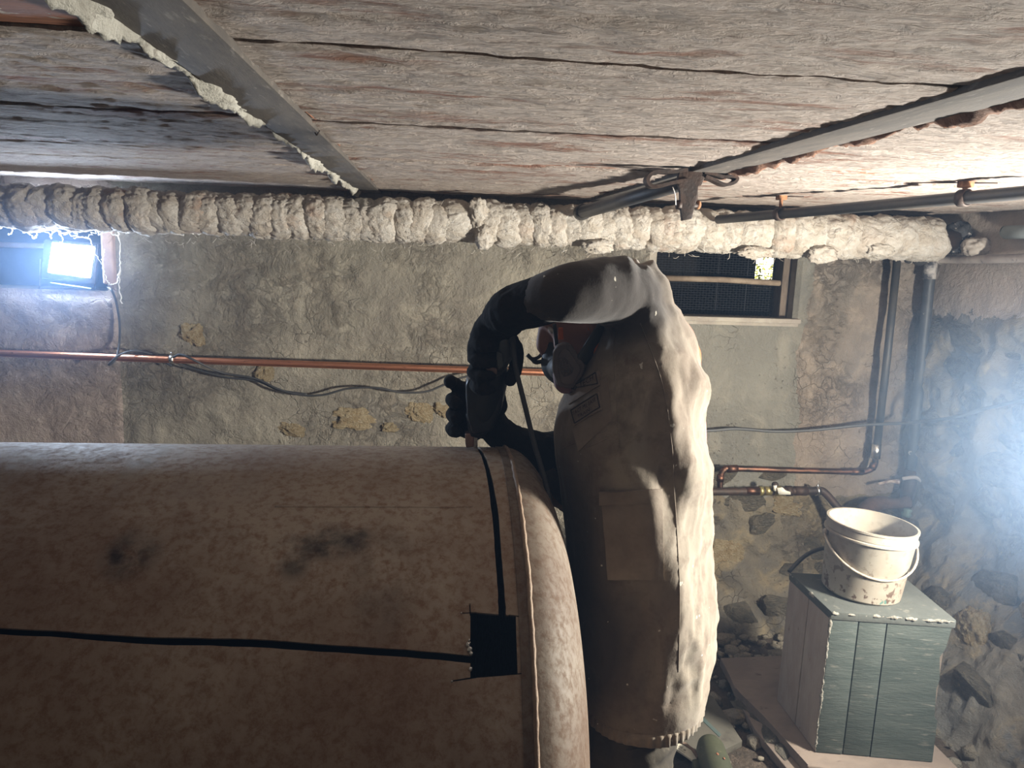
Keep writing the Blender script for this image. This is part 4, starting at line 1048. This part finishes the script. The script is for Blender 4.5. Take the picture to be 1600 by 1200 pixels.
cab([(272, 563, 3.03), (290, 572, 3.05), (350, 589, 3.07), (400, 595, 3.07), (435, 609, 3.065), (480, 616, 3.06)], .004, cable)
c2 = thing('grey_cable', at(1300, 668, 2.95), 'thin dark cable running behind the man across the pipes to the stone wall', 'cable')
cab([(990, 668, 3.06), (1095, 673, 3.06), (1150, 670, 3.06), (1210, 674, 3.06), (1270, 672, 3.03), (1350, 664, 2.98), (1430, 660, 2.85), (1490, 652, 2.6), (1550, 636, 2.45), (1640, 615, 2.2)], .0065, c2, M('dark_cable', (.075, .08, .088), rough=.5, bump=0))

up = thing('riser_pipe', at(1385, 560, 3.0), 'black riser pipe that turns into a tarnished copper loop below', 'pipe')
bm = BM(); tube(bm, [at(1402, 406, 3.0), at(1386, 560, 3.0), at(1370, 700, 3.0)], .0155, 14); obj('riser', bm, MAT_BLACKPIPE, up)
bm = BM(); tube(bm, [at(1370, 694, 3.0), at(1368, 716, 3.0)], .019, 14); obj('coupling', bm, MAT_BRIGHT, up)
bm = BM(); tube(bm, [at(1368, 712, 3.0), at(1366, 728, 3.0), at(1354, 736, 3.0), at(1335, 737, 3.0), at(1240, 735, 3.0), at(1145, 732, 3.0), at(1132, 734, 3.0), at(1126, 744, 3.0), at(1125, 766, 3.0)], .0125, 14, 5); obj('copper_loop', bm, MAT_OLDCOPPER, up)
for a_, b_ in (((1366, 724), (1362, 733)), ((1348, 737), (1330, 737)), ((1152, 732), (1136, 733)), ((1126, 742), (1125, 752))):
    bm = BM(); tube(bm, [at(*a_, 3.0), at(*b_, 3.0)], .0155, 14); obj('elbow_socket', bm, MAT_OLDCOPPER, up)
iron = thing('iron_pipe', at(1200, 768, 2.99), 'dark horizontal iron pipe with a white lever valve, dropping behind the bucket', 'pipe')
bm = BM(); tube(bm, [at(1000, 768, 2.99), at(1100, 768, 2.99), at(1262, 767, 2.99), at(1280, 766, 2.99), at(1291, 772, 2.98), at(1312, 797, 2.95), at(1330, 822, 2.9)], .0165, 14, 5); obj('pipe', bm, MAT_DARKIRON, iron)
bm = BM(); tube(bm, [at(1165, 767, 2.99), at(1185, 767, 2.99)], .0175, 14); obj('copper_sleeve', bm, MAT_OLDCOPPER, iron)
MAT_BRASS = M('brass', (.55, .48, .22), (.4, .33, .15), scale=20, rough=.4, metal=.8, bump=.1)
for a_, b_, r_ in ((1186, 1192, .021), (1194, 1205, .019), (1227, 1238, .022), (1240, 1262, .020)):
    bm = BM(); lathe(bm, [(r_, -.5), (r_, .5)], (0, 0, 0), 'X', 6 if r_ > .02 else 14, Matrix.Diagonal(((b_-a_)*.0025, 1, 1, 1))); bm.transform(Matrix.Translation(at((a_+b_)/2, 767, 2.99))); obj('valve_nut', bm, MAT_BRASS if a_ < 1200 else MAT_DARKIRON, iron)
bm = BM(); ball(bm, at(1216, 767, 2.985), (.024, .022, .022), 3); v_ = obj('valve', bm, MAT_BRASS, iron)
bm = BM(); tube(bm, [at(1211, 766, 2.96), at(1211, 758, 2.955)], .008, 8)
prism(bm, [at(1213, 762, 2.95), at(1222, 761, 2.95), at(1227, 766, 2.95), at(1234, 768, 2.95), at(1234, 772, 2.95), at(1216, 772, 2.95)], (0, -.008, 0)); obj('lever', bm, M('white_plastic_lever', (.8, .78, .7), rough=.4, bump=0), iron)
bm = BM(); ball(bm, at(1211, 757, 2.965), (.014, .014, .012), 3); tube(bm, [at(1210, 765, 2.98), at(1210, 757, 2.97)], .006, 8); obj('drain_cap', bm, MAT_DARKIRON, iron)
clip(1277, 767, 2.99, .0165, iron, MAT_BRIGHT)
dp = thing('drain_pipe', at(1438, 580, 3.0), 'thick black pipe with flaking paint in the corner of the stone wall', 'pipe')
bm = BM(); tube(bm, [at(1456, 404, 3.0), at(1440, 560, 3.0), at(1422, 745, 3.0)], [.0215]*3, 16, 4); obj('riser', bm, M('flaking_black_paint', (.035, .04, .05), (.06, .065, .075), (.42, .40, .38), scale=9, rough=.5, bump=.3, band3=(.66, .70)), dp)
for a_, b_, r_, m_ in (((1425, 735), (1415, 790), .028, MAT_DARKIRON), ((1455, 404), (1452, 436), .026, M('flaky_pale_paint', (.45, .42, .4), (.06, .06, .07), scale=30, rough=.8))):
    bm = BM(); tube(bm, [at(*a_, 2.99), at(*b_, 2.99)], r_, 14); obj('socket', bm, m_, dp)
bm = BM(); tube(bm, [at(1372, 756, 2.98), at(1392, 752, 2.97), at(1405, 753, 2.96)], [.006, .006, .012], 10, 3); obj('tap_lever', bm, M('pale_tap_paint', (.5, .4, .34), (.2, .15, .13), scale=40, rough=.7), dp)
bm = BM(); tube(bm, [at(1410, 748, 2.96), at(1430, 746, 2.95), at(1440, 752, 2.95)], .008, 8, 3); obj('tap_lever', bm, M('greyish_tap_paint', (.36, .33, .32), rough=.7), dp)
bm = BM(); tube(bm, [at(1345, 800, 2.97), at(1362, 790, 2.96), at(1376, 786, 2.95), at(1400, 787, 2.95), at(1420, 784, 2.95)], [.03, .034, .03, .022, .026], 14, 5); obj('rusty_elbow', bm, M('brown_rust', (.10, .06, .05), (.06, .04, .035), scale=20, rough=.9, bump=.5), dp)
bm = BM(); lathe(bm, [(.0, -.02), (.022, -.02), (.024, -.005), (.016, 0), (.02, .012), (.0, .016)], at(1418, 800, 2.93), 'Z', 16); obj('green_tap_body', bm, M('verdigris', (.17, .26, .22), (.1, .14, .13), scale=30, rough=.8), dp)
lb = thing('ledge_pipe', atx(1540, 404, 2.045), 'chalky painted pipe running along the stone wall from the pale lagging end', 'pipe')
bm = BM(); tube(bm, [at(1398, 404, 3.0), at(1465, 405, 2.97), atx(1530, 405, 2.045), atx(1610, 403, 2.045), atx(1760, 396, 2.045), atx(2300, 370, 2.045)], .016, 12, 4); obj('pipe', bm, M('chalky_paint', (.42, .37, .34), (.3, .26, .24), (.12, .12, .13), scale=14, rough=.9, bump=.5), lb)
bm = BM(); ball(bm, at(1437, 405, 2.98), (.032, .03, .026), 3); ball(bm, at(1420, 405, 2.98), (.02, .02, .018), 2); obj('joint', bm, MAT_BLACKPIPE, lb)
sw = thing('capped_pipe_stub', atx(1590, 362, 2.045), 'smooth grey-green pipe end under the boards on the stone wall', 'pipe')
bm = BM(); tube(bm, [atx(1566, 363, 2.045), atx(1573, 363, 2.045), atx(1605, 362, 2.045), atx(2100, 345, 2.045)], [.006, .022, .024, .024], 14, 3); obj('stub', bm, M('grey_green_paint', (.33, .37, .36), (.27, .3, .3), rough=.6), sw)
lump = thing('dark_wool_end', at(1497, 370, 2.88), 'ragged dark lump of scorched lagging at the end of the wool', 'lagging')
bm = BM(); vv = ball(bm, (0, 0, 0), 1, 4); co = np.array([v.co for v in vv]); co = co*(1+.4*fbm(co*2.2+3, 3)+.3*fbm(co*6, 3, True))[:, None]
for v, c in zip(vv, co): v.co = c
bm.transform(Matrix.Translation(at(1493, 371, 2.88)) @ Matrix.Diagonal((.04, .05, .055, 1))); obj('lump', bm, M('scorched_wool', (.06, .06, .065), (.04, .04, .04), (.45, .42, .4), scale=20, rough=.9, bump=.8, band3=(.6, .66)), lump)
bm = BM(); vv = ball(bm, (0, 0, 0), 1, 4); co = np.array([v.co for v in vv]); co = co/((np.abs(co)**3).sum(1)**(1/3))[:, None]*(1+.3*fbm(co*1.8+8, 4)+.2*fbm(co*5, 3, True))[:, None]
for v, c in zip(vv, co): v.co = c
bm.transform(Matrix.Translation(at(1528, 386, 2.80)) @ Matrix.Diagonal((.05, .05, .035, 1))); obj('plaster_lump', bm, M('chalk_lump', (.48, .43, .38), (.38, .33, .29), scale=16, rough=.9, bump=.8), lump)

# dark pipe fixed under the boards, running back to the wall
dk = thing('ceiling_conduit', at(1400, 318, 2.2), 'long dark conduit pipe fixed under the boards near the stone wall', 'pipe')
P1 = Vector((1.52, 3.02, 1.672)); P2 = Vector((1.52, .6, 1.672))
c0, c1 = at(1122, 343, 2.76), at(1600, 301, 1.66); dirc = (c1-c0).normalized()
bm = BM(); tube(bm, [c0, c1+dirc*1.2], .0155, 14); obj('pipe', bm, MAT_BLACKPIPE, dk)
MAT_CORRODE = M('corroded_orange_iron', (.38, .2, .1), (.22, .1, .05), scale=40, rough=.9, bump=.6)
for px in (1217, 1504):
    tcl = (px-1122)/(1600-1122); best = min((((c0+dirc*(k*.01)) for k in range(0, 180))), key=lambda q: abs(800+1200*((q-CAM).dot(RT))/((q-CAM).dot(FW))-px))
    bm = BM(); Mx = dirc.to_track_quat('X', 'Z').to_matrix().to_4x4(); lathe(bm, [(.0162, -.011), (.021, -.011), (.021, .011), (.0162, .011)], best, 'X', 18, Mx, close=True)
    cl_ = obj('pipe_clip', bm, MAT_DARKIRON, dk)
    bm = BM(); tube(bm, [best+Vector((0, 0, .018)), Vector((best.x, best.y, CEIL+.004))], .006, 8); box(bm, (best.x, best.y, CEIL-.006), (.03, .024, .018), bev=.003); obj('fixing', bm, MAT_CORRODE, cl_)
    bm = BM(); e0 = Vector((best.x, best.y, CEIL-.003)); tube(bm, [e0, e0+Vector((-.11, .05, -.001))], .0015, 5); tube(bm, [e0, e0+Vector((.06, -.03, -.001))], .002, 5); obj('tie_wire', bm, MAT_DARKIRON, cl_)

# iron hanger on the second beam carrying a short dark pipe
hg = thing('iron_hanger', at(1075, 270, 1.80), 'rusty dark iron strap hanger with two looped ends bolted under the beam', 'bracket')
HY = 1.80
def strap(pts, wv, th, parent, name, mat=MAT_DARKIRON, n=6):
    q = smooth_path([at(x, y, HY) for x, y in pts], n); bm = BM(); R_ = []
    for i, p in enumerate(q):
        t = Vector(q[min(i+1, len(q)-1)]-q[max(i-1, 0)]).normalized(); nn = t.cross(Vector((0, 1, 0))).normalized(); p = Vector(p)
        R_.append([bm.verts.new(p+nn*a*th+Vector((0, b*wv, 0))) for a, b in ((-.5, -.5), (.5, -.5), (.5, .5), (-.5, .5))])
    for a, b in zip(R_[:-1], R_[1:]):
        for k in range(4): bm.faces.new((a[k], a[(k+1) % 4], b[(k+1) % 4], b[k]))
    bm.faces.new(R_[0][::-1]); bm.faces.new(R_[-1]); return obj(name, bm, mat, parent, True, 40)
strap([(1072, 266), (1050, 269), (1026, 269), (1014, 274), (1010, 283), (1016, 291), (1030, 291), (1050, 286), (1072, 282)], .03, .008, hg, 'loop')
strap([(1100, 276), (1112, 281), (1130, 289), (1144, 286), (1149, 279), (1140, 276), (1128, 277), (1112, 272), (1098, 270)], .03, .007, hg, 'loop')
pl = [(1062, 268), (1098, 266), (1101, 278), (1096, 290), (1090, 290), (1089, 310), (1081, 342), (1066, 345), (1064, 326), (1064, 300), (1058, 282)]
px_plate('hanger_plate', pl, HY-.012, .012, MAT_DARKIRON, hg, .0015)
px_plate('hanger_plate', [(1083, 290), (1091, 290), (1090, 322), (1082, 327)], HY+.012, .008, MAT_DARKIRON, hg, .0015)
bm = BM(); tube(bm, [at(1057, 320, HY-.005), at(1064, 320, HY-.005)], .011, 6); tube(bm, [at(1060, 320, HY-.005), at(1091, 321, HY-.004)], .006, 8); obj('bolt', bm, MAT_DARKIRON, hg)
bm = BM(); ball(bm, at(1091, 320, HY-.002), (.007, .009, .011), 2); obj('nut', bm, MAT_CORRODE, hg)
bm = BM(); tube(bm, [at(1051, 292, HY-.03), at(1055, 305, HY-.03), at(1056, 320, HY-.02)], .0012, 5, 3); obj('thread_wire', bm, MAT_THREAD, hg)
sp = thing('stub_pipe', at(985, 310, 2.3), 'short dark pipe resting in the iron hanger and pointing at the lagged pipe', 'pipe')
bm = BM(); d0, d1 = at(1070, 286, HY+.03), at(912, 331, 2.72); tube(bm, [d0, d1], [.0175, .0235], 14)
tube(bm, [d1, d1+(d1-d0).normalized()*.04], .028, 14); obj('pipe', bm, MAT_BLACKPIPE, sp)
bm = BM(); nd = at(496, 203, 1.34)
nail = thing('bent_nail', Vector((nd.x, nd.y, CEIL)), 'small bent black nail sticking out of the ceiling boards', 'nail')
nz_ = atz(494, 198, CEIL); tube(bm, [nz_+Vector((-.004, 0, .004)), nz_+Vector((-.003, 0, -.008)), nz_+Vector((.001, 0, -.014)), nz_+Vector((.006, 0, -.006))], .0015, 6, 4); obj('shank', bm, MAT_DARKIRON, nail)

# ------------------------------------------------------------------ floodlight in the window recess
lampo = thing('floodlight', at(110, 448, 3.12), 'square white LED floodlight shining from the window recess', 'lamp')
bm = BM(); cs = [(68, 374), (152, 380), (147, 444), (63, 436)]
prism(bm, [at(x, y, 3.085) for x, y in cs], (0, .035, 0)); bmesh.ops.bevel(bm, geom=list(bm.edges), offset=.004, segments=2, affect='EDGES'); obj('housing', bm, MAT_RUBBER, lampo)
emi = bpy.data.materials.new('led_panel'); emi.use_nodes = True; eb = emi.node_tree.nodes['Principled BSDF']
eb.inputs['Base Color'].default_value = (.8, .8, .8, 1); eb.inputs['Emission Color'].default_value = (.62, .77, 1, 1); eb.inputs['Emission Strength'].default_value = LED
bm = BM(); prism(bm, [at(x, y, 3.08) for x, y in ((82, 379), (147, 386), (140, 434), (75, 425))], (0, .004, 0)); obj('led_panel', bm, emi, lampo, False)
bm = BM(); tube(bm, [at(64, 405, 3.10), at(62, 452, 3.11), at(148, 452, 3.11), at(150, 412, 3.10)], .005, 8); obj('stand', bm, MAT_DARKIRON, lampo)
bm = BM(); tube(bm, [at(79, 442, 3.08), at(142, 451, 3.08)], .003, 6); obj('blue_reflection', bm, M('reflection_blue', (.35, .5, .7), rough=.2, bump=0), lampo)  # blue reflection below the panel, modelled as a coloured rod

# ------------------------------------------------------------------ bucket on the painted box
FL, FR, BR_, BL_ = Vector((1.163, 1.975, 0)), Vector((1.497, 1.912, 0)), Vector((1.53, 2.19, 0)), Vector((1.165, 2.245, 0)) 
BZ0, BZ1 = .065, .519
MAT_GREEN = M('worn_green_paint', (.042, .054, .048), (.062, .074, .066), (.16, .155, .135), scale=5, stretch=(1.2, 1.2, 6), rough=.75, bump=.5, bscale=30, band3=(.60, .74), scale3=13)
MAT_BLOCKTOP = M('dusty_grey_green', (.075, .08, .072), (.06, .065, .058), (.13, .125, .105), scale=9, rough=.9, bump=.5, bscale=50)
MAT_BLOCKSIDE = M('pale_pitted_wood', (.33, .275, .225), (.28, .225, .185), (.16, .11, .085), scale=7, stretch=(3, 3, 1), rough=.9, bump=.5, bscale=50, band3=(.66, .70))
bx = thing('painted_box', Vector((1.33, 2.08, BZ0)), 'green painted wooden box with pale pitted side, holding up the bucket', 'box')
def slab(name, pts, z0, z1, mat, parent, bev=.004):
    bm = BM(); prism(bm, [Vector((p[0], p[1], z1)) for p in pts], (0, 0, z0-z1))
    if bev: bmesh.ops.bevel(bm, geom=list(bm.edges), offset=bev, segments=2, affect='EDGES', profile=.6)
    return obj(name, bm, mat, parent, True, 45)
def lerp(a, b, t): return a+(b-a)*t
inn = lambda a, b, d: (lambda n: n*d)(Vector((-(b-a).y, (b-a).x, 0)).normalized())
slab('carcass', [lerp(FL, BR_, .03), lerp(FR, BL_, .03), lerp(BR_, FL, .03), lerp(BL_, FR, .03)], BZ0, BZ1-.03, MAT_WEATHERED, bx, 0)
nf = inn(FL, FR, .014); cuts = [0, .235, .47, 1.0]
for t0, t1 in zip(cuts[:-1], cuts[1:]):
    a_, b_ = lerp(FL, FR, t0+.004), lerp(FL, FR, t1-.004); j_ = Vector((0, -random.uniform(0, .003), 0))
    if t1 == 1.0:   # chipped right-hand board
        z_ = [BZ0, .2, .21, .30, .33, .40, .43, BZ1-.024]; wv = [1, .985, .93, .9, .93, .88, .955, 1]
        prof_ = [a_+Vector((0, 0, BZ0))]+[lerp(a_, b_, w_)+Vector((0, 0, q)) for q, w_ in zip(z_, wv)]+[a_+Vector((0, 0, BZ1-.024))]
        bm = BM(); prism(bm, prof_, nf); obj('board', bm, MAT_GREEN, bx, False)
    else: slab('board', [a_+j_, b_+j_, b_+nf, a_+nf], BZ0, BZ1-.024, MAT_GREEN, bx, .003)
ns = inn(BL_, FL, .014)
for t0, t1 in ((0, .5), (.5, 1)):
    a_, b_ = lerp(BL_, FL, t0+.006), lerp(BL_, FL, t1-.006); slab('board', [a_, b_, b_+ns, a_+ns], BZ0, BZ1-.024, MAT_BLOCKSIDE, bx, .003)
ov = [FL+Vector((-.003, -.005, 0)), FR+Vector((.008, -.004, 0)), BR_, BL_+Vector((-.003, 0, 0))]
slab('top_board', ov, BZ1-.026, BZ1, MAT_BLOCKTOP, bx, .005)
MAT_CHIP = M('chipped_pale_edge', (.30, .28, .235), (.2, .185, .155), (.09, .1, .09), scale=30, rough=.95, bump=1, bscale=80, bdist=.01)
def worn(p0, p1, r):
    n_ = int((p1-p0).length/.006); pts = [lerp(p0, p1, i/n_)+Vector((jit(.0018), jit(.0018), jit(.0018))) for i in range(n_+1)]
    bm = BM(); tube(bm, pts, [r*max(.15, .7+1.3*noise.noise((i*.23, r*900, p0.z*7))) for i in range(n_+1)], 6); obj('worn_edge', bm, MAT_CHIP, bx)
worn(FL+Vector((0, .0, BZ0)), FL+Vector((0, 0, BZ1-.02)), .0045); worn(FL+Vector((0, -.003, BZ1-.006)), FR+Vector((.004, -.003, BZ1-.006)), .0055); worn(BL_+Vector((0, 0, BZ1-.006)), FL+Vector((0, 0, BZ1-.006)), .004)
def ivory():
    k = NB('splashed_ivory_plastic'); v = k.vec(); sep = k.n('ShaderNodeSeparateXYZ'); k.l(v, sep.inputs[0])
    c = k.mix(k.ramp(k.noise(v, 7, 5), [(.4, 0.), (.65, 1.)]), (.28, .255, .21), (.225, .185, .145))
    lowm = k.ramp(sep.outputs[2], [(.0, 1.), (.16, .0)])
    sp_ = k.math('MULTIPLY', k.ramp(k.noise(v, 48, 5, .6), [(.55, 0.), (.60, 1.)]), k.math('ADD', lowm, .2)); c = k.mix(sp_, c, (.085, .055, .04))
    g_ = k.math('MULTIPLY', k.ramp(k.noise(v, 30, 3, .5), [(.68, 0.), (.70, 1.)]), lowm); c = k.mix(g_, c, (.06, .13, .11))
    k.color(c); k.rough(.5); k.bump(k.noise(v, 60, 5), .12, .003); return k.m
MAT_IVORY = ivory()
bc = atz(1344, 922, BZ1)+Vector((0, .0, 0))
bk = thing('bucket', (bc.x, bc.y, BZ1), 'splashed ivory plastic bucket with wire handle standing on the painted box', 'bucket')
tilt = Matrix.Rotation(math.radians(3.5), 4, 'Y')
bm = BM(); H = .222
lathe(bm, [(0, 0), (.108, 0), (.1135, .006), (.127, H-.03), (.1285, H-.028), (.1285, H-.008), (.131, H-.006), (.131, H), (.124, H), (.123, H-.03), (.109, .008), (0, .006)], bc, 'Z', 64, tilt); obj('body', bm, MAT_IVORY, bk, True, 35)
bm = BM(); lathe(bm, [(.1265, H-.040), (.1335, H-.038), (.1335, H-.033), (.1268, H-.031)], bc, 'Z', 64, tilt, close=True); obj('rim_band', bm, MAT_IVORY, bk, True, 35)
ang0 = math.radians(-12); LUG = [tilt @ Vector((.132*math.cos(a), .132*math.sin(a), H-.05)) for a in (ang0, ang0+PI)]
for q in LUG:
    bm = BM(); ball(bm, bc+q, (.010, .010, .013), 2); obj('lug', bm, MAT_IVORY, bk)
bm = BM(); pts = []
for k in range(25):
    t = PI*k/24; c_ = (LUG[0]+LUG[1])/2; sd = (LUG[0]-LUG[1])/2; dn = Vector((math.sin(ang0)*.75, -math.cos(ang0)*.75, -.52)).normalized()
    pts.append(bc+c_+sd*math.cos(t)*1.03+dn*.150*math.sin(t)+Vector((0, 0, 0)))
tube(bm, pts, .0036, 8); obj('handle', bm, M('worn_wire', (.5, .44, .36), (.3, .24, .18), scale=40, rough=.5, metal=.3), bk)

# ------------------------------------------------------------------ things on the floor by the box
MAT_SLAB = M('dusty_plank', (.21, .165, .132), (.16, .125, .102), (.10, .07, .055), scale=5, stretch=(1, 2, 1), rough=.9, bump=.4, bscale=50, band3=(.62, .7))
sl = thing('plank_base', Vector((1.3, 2.2, 0)), 'dusty thick plank on stones under the painted box', 'plank')
q = lambda px, py, z: atz(px, py, z)
tp = [q(1125, 1028, .062), q(1217, 1025, .062), Vector((1.56, 2.52, .062)), Vector((1.56, 1.87, .062)), q(1292, 1200, .062), q(1262, 1197, .062), q(1196, 1120, .062), q(1170, 1098, .062), q(1160, 1085, .062), q(1148, 1075, .062), q(1140, 1055, .062)]
slab('top_plank', tp, .032, .0625, MAT_SLAB, sl, .004)
lo = [q(1150, 1090, .03), Vector((1.5, 2.4, .03)), Vector((1.5, 1.8, .03)), q(1240, 1215, .03), q(1180, 1140, .03)]
slab('lower_plank', lo, .0, .031, MAT_SLAB, sl, .004)
for px, py, s_ in ((1158, 1096, .035), (1168, 1112, .04), (1186, 1128, .045), (1205, 1152, .045), (1222, 1178, .045)):
    o = bpy.data.objects.new('stone', random.choice(stone_mesh)); COL.objects.link(o); o.parent = sl; o.location = q(px, py, .012)-sl.location; o.scale = (s_*.8, s_*1.5, .028); o.rotation_euler = (jit(.2), jit(.2), random.uniform(-.4, .4))
sh = thing('stone_tile', Vector((.93, 2.3, 0)), 'flat pale tile with a green stripe lying on the earth floor', 'tile')
z1 = .030
slab('plate', [q(1020, 1106, z1), q(1062, 1082, z1), q(1100, 1066, z1), q(1160, 1157, z1), q(1130, 1172, z1), q(1105, 1182, z1), q(1040, 1160, z1)], .006, z1, M('pale_tile', (.088, .080, .062), (.072, .066, .052), (.055, .047, .037), scale=6, rough=.8, bump=.2), sh, .003)
slab('stripe', [q(1060, 1090, z1), q(1064, 1086, z1), q(1127, 1148, z1), q(1124, 1152, z1)], z1, z1+.0015, M('dark_green_stripe', (.06, .09, .085), (.09, .11, .1), rough=.7, bump=.1), sh, 0)
MAT_OLIVE = M('olive_green_skin', (.052, .056, .032), (.040, .044, .026), (.09, .088, .055), scale=14, rough=.6, bump=.2, band3=(.62, .72))
a0, a1 = atz(1110, 1170, .075), atz(1150, 1300, .06)
gc = thing('green_roll', (a0.x, a0.y, 0), 'dull olive green roll with a rounded end lying beside the tile', 'roll')
bm = BM(); dv = (a1-a0).normalized(); tube(bm, [a0-dv*.040, a0-dv*.034, a0-dv*.022, a0, a0+dv*.1, a0+dv*.32, a0+dv*.345, a0+dv*.355], [.006, .022, .034, .0415, .045, .045, .034, .008], 24); g_ = obj('body', bm, MAT_OLIVE, gc)
bm = BM(); p = a0+dv*.08+Vector((0, 0, .044)); ball(bm, p, (.004, .006, .002), 2); ball(bm, p+Vector((.012, -.02, 0)), (.003, .005, .002), 2); obj('blemish', bm, MAT_BARE, g_)
tl = thing('curved_blade', tuple(q(1070, 1170, .03)), 'curved whitish blade with small black print and a green handle', 'tool')
zt = .046; arcp = [(1044, 1150), (1054, 1158), (1068, 1163), (1080, 1171), (1089, 1186), (1082, 1188), (1068, 1178), (1056, 1169), (1044, 1164)]
slab('blade', [q(x, y, zt) for x, y in arcp], zt-.006, zt, M('whitish_blade', (.55, .52, .42), (.42, .4, .32), scale=14, rough=.5, bump=.1), tl, .001)
slab('spine', [q(x, y, zt) for x, y in [(1044, 1150), (1056, 1156), (1072, 1162), (1084, 1172), (1092, 1184), (1089, 1186), (1080, 1172), (1068, 1164), (1054, 1159)]], zt-.012, zt+.004, M('brown_spine', (.16, .11, .08), rough=.8), tl, 0)
slab('handle', [q(x, y, zt) for x, y in [(1081, 1188), (1094, 1186), (1106, 1230), (1094, 1234)]], zt-.02, zt+.004, MAT_OLIVE, tl, .004)
def floor_text(txt, px, py, px2, py2, hgt, z, mat, parent):
    cu = bpy.data.curves.new('t', 'FONT'); cu.body = txt; cu.size = 1; cu.resolution_u = 1
    o = bpy.data.objects.new('t', cu); COL.objects.link(o); me_ = evald(o); bpy.data.objects.remove(o)
    xs_ = [v.co.x for v in me_.vertices]; a_, b_ = q(px, py, z), q(px2, py2, z); d_ = b_-a_; n_ = Vector((-d_.y, d_.x, 0)).normalized()
    for v in me_.vertices: v.co = a_+d_*((v.co.x-min(xs_))/(max(xs_)-min(xs_)))+n_*hgt*v.co.y/.7+Vector((0, 0, .0006))
    return link('print', me_, mat, parent, False)
floor_text('III 8', 1060, 1167, 1070, 1174, .008, zt, MAT_INK, tl); floor_text('BOOS', 1059, 1170, 1069, 1177, .006, zt, MAT_INK, tl)
bh = thing('black_hose', at(1260, 870, 2.3), 'short black hose end curving out from behind the bucket', 'hose')
bm = BM(); tube(bm, [at(1233, 893, 2.2), at(1245, 880, 2.22), at(1262, 866, 2.24), at(1285, 857, 2.26), at(1320, 856, 2.3), at(1350, 880, 2.36), at(1350, 1000, 2.42)], .0065, 8, 5); obj('tube', bm, MAT_RUBBER, bh)
pot = thing('terracotta_rim', tuple(q(1170, 1204, .0)), 'orange terracotta rim poking up at the very bottom by the plank', 'pot')
pc = q(1172, 1242, .03); bm = BM(); lathe(bm, [(.04, -.03), (.046, .02), (.05, .022), (.05, .034), (.043, .034), (.04, .02), (.035, -.025)], pc, 'Z', 28, close=True); obj('rim', bm, M('terracotta', (.42, .2, .11), (.33, .15, .09), scale=14, rough=.85), pot)
rb = thing('rubble', (1.0, 2.6, 0), 'scattered small stones and grit on the earth floor along the wall', 'rubble')
bm = BM()
for i in range(520):
    x_, y_ = random.uniform(.55, 1.72), random.uniform(1.6, 2.8)
    if random.random() < .5: y_ = random.uniform(2.45, 2.8)
    if 1.08 < x_ < 1.62 and 1.75 < y_ < 2.56: continue
    r_ = random.uniform(.004, .02) if random.random() < .85 else random.uniform(.02, .04)
    vv = ball(bm, (x_, y_, r_*.35-.005), (r_*random.uniform(.8, 1.5), r_, r_*.7), 1)
    for v in vv: v.co += Vector((jit(r_*.3), jit(r_*.3), jit(r_*.2)))
o = obj('grit', bm, MAT_STONE, rb); o['kind'] = 'stuff'; 
rb['kind'] = 'stuff'

# ------------------------------------------------------------------ smoke of the cutting hanging in the air
def haze(name, lo_, hi_, dens, label, wispy=None):
    bm = BM(); c = [(a+b)/2 for a, b in zip(lo_, hi_)]; box(bm, c, [b-a for a, b in zip(lo_, hi_)])
    m = bpy.data.materials.new(name); m.use_nodes = True; t = m.node_tree; t.nodes.remove(t.nodes['Principled BSDF'])
    v = t.nodes.new('ShaderNodeVolumeScatter'); v.inputs['Color'].default_value = (.42, .63, 1, 1); v.inputs['Density'].default_value = dens; v.inputs['Anisotropy'].default_value = .35
    t.links.new(v.outputs[0], t.nodes['Material Output'].inputs['Volume'])
    if wispy:
        tc = t.nodes.new('ShaderNodeTexCoord'); sb_ = t.nodes.new('ShaderNodeVectorMath'); sb_.operation = 'SUBTRACT'; sb_.inputs[1].default_value = wispy[0]; t.links.new(tc.outputs['Object'], sb_.inputs[0])
        dv_ = t.nodes.new('ShaderNodeVectorMath'); dv_.operation = 'DIVIDE'; dv_.inputs[1].default_value = wispy[1]; t.links.new(sb_.outputs[0], dv_.inputs[0])
        ln_ = t.nodes.new('ShaderNodeVectorMath'); ln_.operation = 'LENGTH'; t.links.new(dv_.outputs[0], ln_.inputs[0])
        mr = t.nodes.new('ShaderNodeMapRange'); mr.interpolation_type = 'SMOOTHSTEP'; mr.inputs[1].default_value = 1; mr.inputs[2].default_value = .1; mr.inputs[3].default_value = 0; mr.inputs[4].default_value = dens
        t.links.new(ln_.outputs[1], mr.inputs[0]); t.links.new(mr.outputs[0], v.inputs['Density'])
    o = obj(name, bm, m, None, False); return tag(o, label, 'smoke', None, 'stuff')
haze('smoke_haze', (-3.15, -1.5, .03), (2.04, 3.0, 1.70), HAZE, 'thin bluish smoke haze filling the whole cellar')
haze('smoke_cloud', (.95, 1.15, .25), (2.03, 2.95, 1.69), CLOUD, 'denser pale blue smoke in front of the stone wall', ((1.62, 1.95, 1.02), (.62, .75, .6)))
haze('smoke_puff', (-2.4, 1.9, .7), (-.5, 3.0, 1.69), CLOUD*.3, 'pale smoke glowing around the floodlight in the window recess', ((-1.5, 2.75, 1.38), (.8, .8, .55)))
